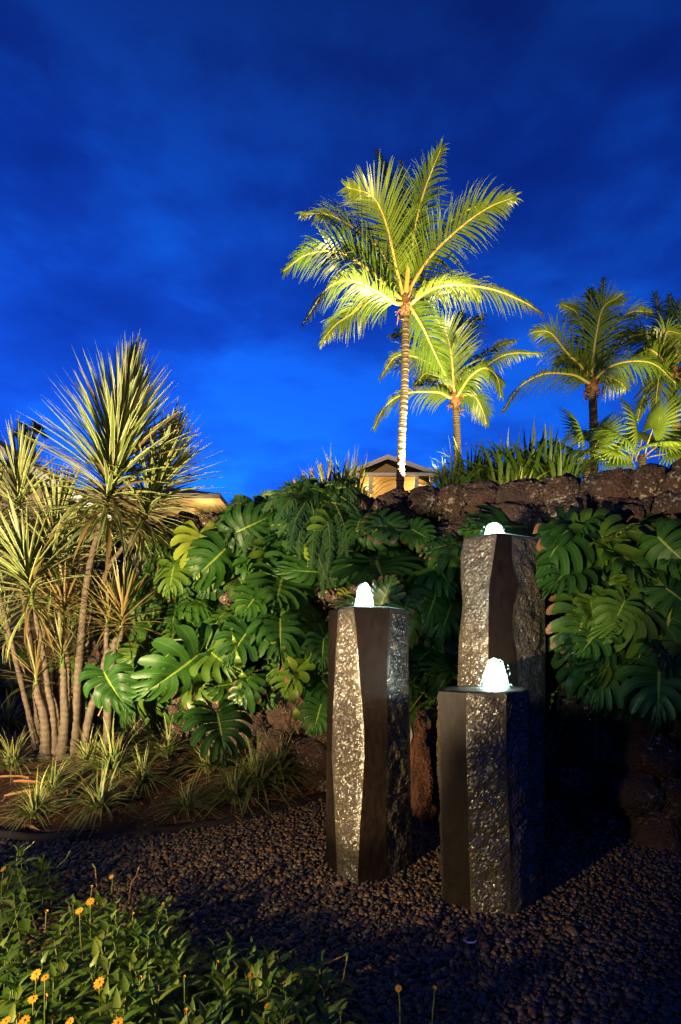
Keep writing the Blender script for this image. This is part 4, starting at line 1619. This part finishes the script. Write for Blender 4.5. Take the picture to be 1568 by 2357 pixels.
# pink flower spikes standing above the ferns
def spike_mesh():
    r = random.Random(2)
    g = MB()
    g.tube([(0, 0, 0), (0, 0, .5), (0, 0, 1)], [0.03, 0.03, 0.01], 5)
    for k in range(34):
        a = k * 2.4; z = lerp(0.35, 1.0, k / 34)
        d = Vector((math.cos(a), math.sin(a), 0.9)).normalized()
        p = Vector((0, 0, z))
        g.tube([p, p + d * .07, p + d * .15], [0.012, 0.028, 0.004], 4)
    return g.mesh('flower_spike', M_PINK)


SPK = spike_mesh()
for i, (u, v, h) in enumerate(((724, 1078, 60), (738, 1070, 66), (706, 1092, 50), (752, 1078, 50), (690, 1105, 46))):
    p0 = at(u, v + h, 5.6); p1 = at(u + (-6, 2, -8, 8, -12)[i], v, 5.55)
    d = p1 - p0
    o = link('flower_spike', SPK, None, frame(p0, Vector((0.3, -1, 0)) if False else Vector((1, 0, 0)).cross(d), d, d.length, d.length * 0.8))
    tag(o, ('middle pale pink flower spike above the hanging ferns', 'tallest pale pink flower spike above the hanging ferns', 'pale pink flower spike second from the outer left of its row', 'pale pink flower spike closest to the house', 'lowest and outermost pale pink flower spike, away from the house')[i], 'flower spike', 'pink flower spikes above the ferns')


# ferns that hang over the wall
def fern(label, cx, cv, Y, fr, L, seed):
    c = at(cx, cv, Y)
    root = thing('fern', label, 'fern', tuple(c))
    r = random.Random(seed)
    fr = fr + [([(u + r.uniform(-22, 22), v + r.uniform(-22, 22)) for u, v in pts], dy * r.uniform(.5, 1.1)) for pts, dy in fr] * 1 + [([(u + r.uniform(-30, 30), v + r.uniform(-25, 25)) for u, v in pts], dy * r.uniform(.3, .9)) for pts, dy in fr]
    for i, (pts, dy) in enumerate(fr):
        P = [c + Vector((r.uniform(-.05, .05), 0, 0))] + [at(u, v, Y + dy * (k + 1) / len(pts)) for k, (u, v) in enumerate(pts)]
        frond(root, P, L * r.uniform(.65, 1.2), 52, r.uniform(.1, .9), 0.6, 0.013, 0.010, (M_STALK, M_FERN), 0.06, seed * 20 + i, (15, 55))
    return root


fern('dense dark fern hanging over the wall below the pink flower spikes', 735, 1145, 5.0, [
    ([(700, 1130), (660, 1160), (630, 1215)], -0.3), ([(710, 1150), (680, 1200), (668, 1265)], -0.4), ([(730, 1180), (722, 1240), (716, 1310)], -0.5),
    ([(750, 1180), (760, 1250), (752, 1330)], -0.55), ([(770, 1160), (795, 1220), (800, 1290)], -0.5), ([(775, 1140), (815, 1165), (845, 1215)], -0.4),
    ([(690, 1130), (645, 1140), (605, 1175)], -0.2), ([(735, 1135), (715, 1120), (690, 1135)], -0.3), ([(765, 1130), (795, 1122), (825, 1150)], -0.3),
    ([(740, 1200), (735, 1280), (760, 1350)], -0.6), ([(705, 1170), (690, 1230), (690, 1290)], -0.45), ([(780, 1180), (790, 1260), (775, 1320)], -0.55),
    ([(755, 1140), (765, 1130), (780, 1150)], -0.2)], 0.15, 1)
fern('dark blue green fern drooping over the wall between the eave and the pink spikes', 600, 1168, 5.5, [
    ([(570, 1175), (540, 1200), (520, 1245)], -0.4), ([(590, 1190), (575, 1230), (560, 1280)], -0.45), ([(620, 1185), (640, 1225), (640, 1275)], -0.45),
    ([(580, 1160), (540, 1170), (500, 1205)], -0.3), ([(620, 1160), (655, 1165), (680, 1195)], -0.3), ([(600, 1190), (605, 1240), (600, 1290)], -0.5)], 0.14, 2)

# three young leaves that stand up above the wall against the sky
root = thing('arum_plant', 'plant of plain upright green leaves on the wall top against the sky', 'plant', tuple(at(610, 1180, 5.5)))
for (a, t, w) in (((590, 1180), (548, 1140), 0.5), ((620, 1170), (590, 1142), 0.45), ((655, 1165), (650, 1135), 0.4)):
    p = at(*a, 5.5); q = at(*t, 5.4); d = q - p
    g = MB()
    rows = []
    for i in range(8):
        s = i / 7
        hw = 0.30 * math.sin(math.pi * min(1, s * 0.9 + 0.1)) ** 0.8 * (1 if s < .98 else .1)
        rows.append([(-hw, s, 0.12 * hw - .2 * s * s), (0, s, -.2 * s * s), (hw, s, 0.12 * hw - .2 * s * s)])
    g.grid(rows, lambda a_, b_: (b_ / 2, a_ / 7))
    link('leaf', g.mesh('leaf', M_STRAP), root, frame(p, d, Vector((0.3, -1, .4)), d.length * 1.15))


# ------------------------------------------------------------------ houses
def house_far():
    Y = 33.0
    A = at(890, 1057, Y); Lf = at(800, 1094, Y); Rt = at(1000, 1094, Y)
    zb = at(890, 1150, Y).z
    root = thing('house', 'cream gabled house beyond the wall, behind the foot of the tallest palm', 'house', (A.x, Y, zb))
    g = MB()
    g.prism([(Lf.x + .35, Y, zb), (Rt.x - .35, Y, zb), (Rt.x - .35, Y, Rt.z - .5), (A.x, Y, Rt.z + .75), (Lf.x + .35, Y, Rt.z - .5)], (0, 9, 0))
    g.build('wall', M_CREAM, root, False)
    for s, E in ((-1, Lf), (1, Rt)):
        d = (E - A)
        e = A + d * 1.06
        g = MB()
        g.prism([(A.x, Y - .7, A.z), (e.x, Y - .7, e.z), (e.x, Y - .7, e.z - .16), (A.x, Y - .7, A.z - .16)], (0, 10.4, 0))
        g.build('roof', M_ROOF, root, False)
        g = MB()
        g.prism([(A.x, Y - .78, A.z + .02), (e.x, Y - .78, e.z + .02), (e.x, Y - .78, e.z - .26), (A.x, Y - .78, A.z - .26)], (0, .075, 0))
        g.build('fascia', M_WHITE, root, False)
    # pent roof across the front
    zr = at(890, 1090, Y).z
    g = MB()
    g.prism([(Lf.x - .4, Y - .003, zr + .02), (Lf.x - .4, Y - 1.5, zr - .42), (Lf.x - .4, Y - 1.5, zr - .56), (Lf.x - .4, Y - .003, zr - .2)], (Rt.x - Lf.x + .8, 0, 0))
    g.build('porch_roof', M_ROOF, root, False)
    g = MB()
    g.box(Lf.x - .42, Rt.x + .42, Y - 1.56, Y - 1.503, zr - .66, zr - .47)
    g.build('porch_fascia', M_WHITE, root, False)
    for u in (822, 851, 952, 985):
        x = at(u, 1100, Y).x
        g = MB(); g.box(x - .12, x + .12, Y - 1.42, Y - 1.2, zb, zr - .57)
        g.build('post', M_WHITE, root, False)
    for u in (836, 968):
        x = at(u, 1100, Y).x
        g = MB(); g.box(x - .5, x + .5, Y - .06, Y + .02, zr - 2.0, zr - .75)
        w = g.build('window', M_WHITE, root, False)
        g = MB(); g.box(x - .42, x + .42, Y - .075, Y - .055, zr - 1.92, zr - .83)
        g.build('pane', M_WINDOW, w, False)
    lamp_spot('facade_fill_light', (A.x - 1.5, Y - 8, zb + .6), (A.x, Y, zb + 3), 55, (1.0, .72, .36), 70, .6, .1)  # added fill on the gable, which the porch lamps do not reach
    lamp_point('porch_lamp', (A.x - 1.2, Y - .8, zr - .8), 6, (1.0, .58, .2), .1)
    lamp_point('porch_lamp', (A.x + 1.6, Y - .8, zr - .8), 6, (1.0, .58, .2), .1)


house_far()


def house_left():
    Y = 15.0
    zb = hill_z(-7.5, Y) - 0.6
    root = thing('house', 'white trimmed house with a dark roof, half hidden behind the dracaenas', 'house', (-7.5, Y, zb))
    P = at(-120, 950, Y); Q = at(300, 1212, Y)
    # gable end seen at the left: rake fascia coming down to the right
    apex = at(-160, 925, Y)
    g = MB()
    g.prism([(apex.x - 4, Y + .5, zb), (Q.x - .5, Y + .5, zb), (Q.x - .5, Y + .5, Q.z - .35), (apex.x, Y + .5, apex.z - .45), (apex.x - 4, Y + .5, apex.z - 2.2)], (0, 8, 0))
    g.build('wall', M_CREAM, root, False)
    n = Vector((-(Q - apex).z, 0, (Q - apex).x)).normalized()
    g = MB()
    g.prism([apex, Q, Q - n * .22, apex - n * .22], (0, .08, 0))
    g.build('fascia', M_WHITE, root, False)
    g = MB()
    a2 = apex + Vector((0, -.02, 0)) + n * .005; q2 = Q + Vector((0, -.02, 0)) + n * .005
    g.prism([a2 + n * .10, q2 + n * .10, q2, a2], (0, 9, 0))
    g.build('roof', M_ROOF, root, False)
    # lower wing: hip roof, lit eave ending at the right
    Y2 = 17.5
    tip = at(506, 1137, Y2); e0 = at(380, 1122, Y2)
    zr = tip.z
    g = MB()
    top = at(330, 1078, Y2 + 3)
    x0 = e0.x - 4
    g.v += [(x0, Y2, zr + .02), (tip.x, Y2, zr + .02), (tip.x, Y2 + 6, zr + .02), (x0, Y2 + 6, zr + .02), (x0, Y2 + 3, zr + 1.15), (tip.x - 2.6, Y2 + 3, zr + 1.15)]
    for q in ((0, 1, 5, 4), (1, 2, 5), (2, 3, 4, 5), (0, 4, 3)):
        g.face(q)
    g.build('hip_roof', M_ROOF, root, False)
    g = MB()
    g.box(x0, tip.x + .02, Y2 - .03, Y2 + 6.03, zr - .16, zr + .012)
    g.build('eave', M_SOFFIT, root, False)
    g = MB()
    g.box(x0 + .3, tip.x - 1.1, Y2 + .8, Y2 + 5.2, zb, zr - .165)
    g.build('wing_wall', M_CREAM, root, False)
    lamp_point('eave_lamp', (tip.x - .55, Y2 + .35, zr - .75), 3.2, (1.0, .66, .26), .08)
    lamp_spot('gable_lamp', (-6.0, 12.6, zb + 1.2), (-7.2, Y, 6.6), 75, (1.0, .78, .5), 100, .5, .1)


house_left()

# far dark palm top behind the left house
fp = thing('far_palm_tree', 'small dark palm top showing above the roof of the half hidden house', 'palm tree', (at(75, 1120, 30).x, 30, at(75, 1120, 30).z))
g = MB(); g.tube([at(75, 1180, 30), at(76, 1060, 30), at(76, 1005, 30)], [.2, .17, .15], 8); g.build('trunk', M_PALMT, fp)
for i, q in enumerate(([(55, 995), (25, 1005)], [(90, 992), (112, 1008)], [(60, 985), (40, 970)], [(80, 980), (100, 985)], [(66, 1010), (50, 1030)])):
    frond(fp, [at(76, 1005, 30)] + [at(u, v, 30) for u, v in q], .6, 24, .5, .6, .06, .05, seed=900 + i)


# ------------------------------------------------------------------ creeping daisies in the foreground
def dleaf_mesh(seed):
    r = random.Random(seed)
    g = MB()
    rows = []
    prof = [(0, .05), (.15, .13), (.3, .30), (.42, .40), (.5, .30), (.6, .30), (.75, .20), (.9, .08), (1.0, .01)]
    for t, w in prof:
        z = -0.35 * t * t + 0.1 * t
        w *= 0.5
        rows.append([(-w, t - .05 * w, z + .35 * w), (0, t, z), (w, t - .05 * w, z + .35 * w)])
    g.grid(rows, lambda a, b_: (b_ / 2, a / 8))
    return g.mesh('leaf', M_DAISY)


DL = [dleaf_mesh(k) for k in range(3)]


def flower_mesh(closed=False):
    g = MB()
    n = 10
    for k in range(n):
        a = 2 * math.pi * k / n
        d = Vector((math.cos(a), math.sin(a), 1.4 if closed else .18)).normalized(); s = Vector((-math.sin(a), math.cos(a), 0))
        rows = []
        for t, w in ((.15, .07), (.45, .17), (.8, .20), (1.0, .10)):
            c = d * t + Vector((0, 0, -.15 * t * t))
            rows.append([c - s * w, c + Vector((0, 0, -.04)), c + s * w])
        g.grid(rows)
    return g.mesh('flower', M_PETAL)


def disc_mesh():
    g = MB()
    g.grid([[(r * math.cos(k * .785), r * math.sin(k * .785), z) for k in range(8)] for r, z in ((.30, .02), (.26, .14), (.14, .2), (.01, .21))], close=True)
    return g.mesh('flower_centre', M_DISC)


FL, FLC, DISC = flower_mesh(), flower_mesh(True), disc_mesh()


def inside(poly, u, v):
    c = False
    n = len(poly)
    for i in range(n):
        x0, y0 = poly[i]; x1, y1 = poly[(i + 1) % n]
        if (y0 > v) != (y1 > v) and u < (x1 - x0) * (v - y0) / (y1 - y0) + x0:
            c = not c
    return c


DAISY_SETS = [
    ('creeping daisy patch at the left edge, apart from the rest, with one orange flower', [(-40, 1955), (60, 1945), (135, 2010), (120, 2075), (-40, 2090)], 20),
    ('creeping daisy patch in the lower left corner with two large orange flowers', [(-60, 2180), (130, 2170), (220, 2250), (230, 2400), (-60, 2400)], 30),
    ('creeping daisy patch whose leafy top stands against the dark gravel, below four thin stalks', [(110, 2085), (200, 2075), (380, 2050), (400, 2110), (380, 2180), (120, 2180)], 34),
    ('creeping daisy patch in the middle of the flower bed', [(190, 2180), (400, 2130), (470, 2190), (490, 2300), (220, 2300)], 32),
    ('creeping daisy patch at the bottom edge below the middle of the flower bed', [(230, 2300), (520, 2280), (560, 2400), (240, 2400)], 24),
    ('creeping daisy patch around the roundest orange flower', [(480, 2190), (560, 2170), (650, 2200), (640, 2300), (500, 2300)], 24),
    ('creeping daisy patch at the end of the bed nearest the columns, with tall bare stalks', [(640, 2200), (740, 2220), (790, 2300), (810, 2400), (560, 2400), (640, 2290)], 30),
]
FLOWERS = [(8, 2000, 0), (12, 2352, 0), (208, 2075, 0), (183, 2096, 0), (107, 2100, 1), (306, 2104, 1), (83, 2243, 0), (104, 2250, 0), (228, 2262, 0), (76, 2298, 0),
           (108, 2295, 1), (55, 2350, 0), (122, 2345, 1), (160, 2352, 0), (270, 2356, 0), (578, 2245, 0), (625, 2243, 1), (650, 2254, 0), (425, 2250, 1), (323, 2250, 1),
           (500, 2216, 1), (618, 2318, 0), (430, 2328, 1), (40, 2340, 1), (212, 2042, 1)]


def build_daisies():
    r = random.Random(13)
    roots = []
    for lab, poly, n in DAISY_SETS:
        cu = sum(p[0] for p in poly) / len(poly); cv = sum(p[1] for p in poly) / len(poly)
        Y = 1.1 * FPX / (cv - HY)
        root = thing('creeping_daisy', lab, 'flowering plant', ((cu - CX) / FPX * Y, Y, 0))
        roots.append((cu, cv, root))
        g = MB(); gl = MB()
        k = 0
        us = [p[0] for p in poly]; vs = [p[1] for p in poly]
        tries = 0
        while k < n and tries < 3000:
            tries += 1
            u = r.uniform(min(us), max(us)); v = r.uniform(min(vs), max(vs))
            if not inside(poly, u, v):
                continue
            k += 1
            h = r.uniform(0.16, 0.34)
            Y = (EYE - h) * FPX / (v - HY)
            x = (u - CX) / FPX * Y
            bx, by = x + r.uniform(-.08, .08), Y + r.uniform(-.06, .08)
            top = Vector((x, Y, h)); bot = Vector((bx, by, -0.01))
            mid = bot.lerp(top, .5) + Vector((r.uniform(-.02, .02), r.uniform(-.02, .02), 0))
            g.tube(spline([bot, mid, top], 5), [.0035, .003, .003, .0026, .0024, .002], 5)
            a0 = r.uniform(0, 6.28)
            for lv in range(3):           # three pairs of leaves, each a part
                q = top + Vector((0, 0, -0.035 * lv)) if lv else top
                for sgn in (0, 1):
                    a = a0 + lv * 1.57 + sgn * math.pi + r.uniform(-.3, .3)
                    el = (1.1, 0.5, 0.15)[lv] + r.uniform(-.2, .2)
                    d = Vector((math.cos(a) * math.cos(el), math.sin(a) * math.cos(el), math.sin(el)))
                    nz = Vector((-math.cos(a) * math.sin(el), -math.sin(a) * math.sin(el), math.cos(el)))
                    L = (0.060, 0.086, 0.10)[lv] * r.uniform(.75, 1.2)
                    if lv < 2:
                        link('leaf', r.choice(DL), root, frame(q, d, nz, L))
                    else:
                        low_leaf(gl, q, d, nz, L)
            for _ in range(7):            # lower foliage, too dense to pick apart
                t = r.uniform(.1, .8)
                q = bot.lerp(top, t) + Vector((r.uniform(-.09, .09), r.uniform(-.09, .09), 0))
                a = r.uniform(0, 6.28); el = r.uniform(-.2, .7)
                d = Vector((math.cos(a) * math.cos(el), math.sin(a) * math.cos(el), math.sin(el)))
                low_leaf(gl, q, d, Vector((-math.cos(a) * math.sin(el), -math.sin(a) * math.sin(el), math.cos(el))), r.uniform(.07, .11))
        tag(g.build('stems', M_STALK, root), kind='stuff')
        tag(gl.build('lower_leaves', M_DAISY, root), kind='stuff')
    for (u, v, cl) in FLOWERS:
        root = min(roots, key=lambda q: (q[0] - u) ** 2 + (q[1] - v) ** 2)[2]
        h = r.uniform(0.30, 0.40)
        Y = (EYE - h) * FPX / (v - HY)
        p = at(u, v, Y)
        nrm = Vector((r.uniform(-.4, .4), -0.55 + r.uniform(-.3, .3), 1)).normalized()
        s = 0.0145 * r.uniform(.75, 1.25) * (0.75 if cl else 1)
        M = frame(p, nrm.cross(Vector((1, 0, 0))), nrm, s)
        f = link('flower', FLC if cl else FL, root, M)
        link('flower_centre', DISC, f, M)
        g = MB(); g.tube(spline([Vector((p.x + r.uniform(-.03, .03), p.y + .03, 0.05)), p.lerp(Vector((p.x, p.y, 0.1)), .5) + Vector((r.uniform(-.01, .01), 0, 0)), p - nrm * .002], 6), .0022, 5)
        g.build('flower_stalk', M_STALK, root)


def low_leaf(g, q, d, nz, L):
    d = d.normalized(); nz = (nz - d * nz.dot(d)).normalized(); x = d.cross(nz)
    rows = []
    for t, w in ((0, .06), (.3, .26), (.45, .30), (.7, .18), (1.0, .01)):
        c = q + d * (t * L) + nz * ((.1 * t - .35 * t * t) * L)
        rows.append([c - x * (w * .7 * L) + nz * (.2 * w * L), c, c + x * (w * .7 * L) + nz * (.2 * w * L)])
    g.grid(rows)


build_daisies()

# single stalks standing free of the patches
for i, (pts, fl, lab) in enumerate((
        ([(224, 2058), (220, 2000), (218, 1996)], 0, 'straight dry flower stalk left of the bent pair, against dark gravel'),
        ([(300, 2045), (312, 2020), (318, 2004)], 0, 'pair of thin dry stalks leaning together above the leafy patch'),
        ([(258, 2050), (260, 2030), (257, 2018)], 1, 'short stalk with a drooping orange flower, between the dry stalks'),
        ([(128, 2005), (150, 1980), (158, 1966)], 0, 'thin bud stalk leaning out from the separate left patch'),
        ([(40, 1975), (60, 1955), (75, 1942)], 0, 'pale bud stalk above the separate left patch, nearest the edging'),
        ([(362, 2120), (372, 2100), (376, 2082)], 1, 'stalk with a cup shaped orange flower at the corner of the leafy patch'),
        ([(772, 2350), (785, 2280), (798, 2212)], 0, 'longest bare stalk at the end of the bed nearest the columns'),
        ([(738, 2240), (760, 2215), (790, 2200)], 0, 'pinkish stalk bent over beside the longest bare stalk'),
        ([(921, 2330), (920, 2300), (917, 2275)], 1, 'lone small orange flower on a stalk, on the gravel by the bottom edge'),
        ([(996, 2340), (999, 2310), (1001, 2276)], 1, 'lone closed orange flower bud, the one farthest from the flower bed'),
        ([(560, 2300), (572, 2280), (568, 2250)], 0, 'pale stalk beside the roundest orange flower'))):
    h1 = 0.26 if v else 0.26
    u1, v1 = pts[-1]
    Y = (EYE - 0.30) * FPX / (v1 - HY)
    P = [at(u, v, Y) for u, v in pts]
    foot = Vector((P[0].x - (P[1].x - P[0].x) * .5, Y, 0))
    root = thing('flower_stalk_plant', lab, 'flower stalk', tuple(foot), 'loose flower stalks')
    g = MB(); g.tube(spline([foot] + P, 10), [.003] * 8 + [.0024, .0024, .0022], 5)
    g.build('stem', M_STALK if i not in (0, 1, 7) else M_DRY, root)
    top = P[-1]
    if fl:
        nrm = Vector((-.2, -.5, .8)).normalized()
        M = frame(top, nrm.cross(Vector((1, 0, 0))), nrm, 0.012)
        f = link('flower', FLC if i % 2 else FL, root, M); link('flower_centre', DISC, f, M)
    else:
        g = MB(); g.tube([top, top + (P[-1] - P[-2]).normalized() * .012, top + (P[-1] - P[-2]).normalized() * .024], [.003, .006, .002], 6)
        g.build('seed_head', M_STALK, root)

# small white half ring lying on the pebbles
p = at(1082, 2174, EYE * FPX / (2174 - HY))
g = MB()
pts = [p + Vector((0.028 * math.cos(a), 0.022 * math.sin(a), 0.022)) for a in np.linspace(R(175), R(350), 12)]
g.tube(pts, .004, 6)
tag(g.build('white_ring', M_PLASTIC), 'small white half ring lying on the pebbles in front of the columns', 'ring')
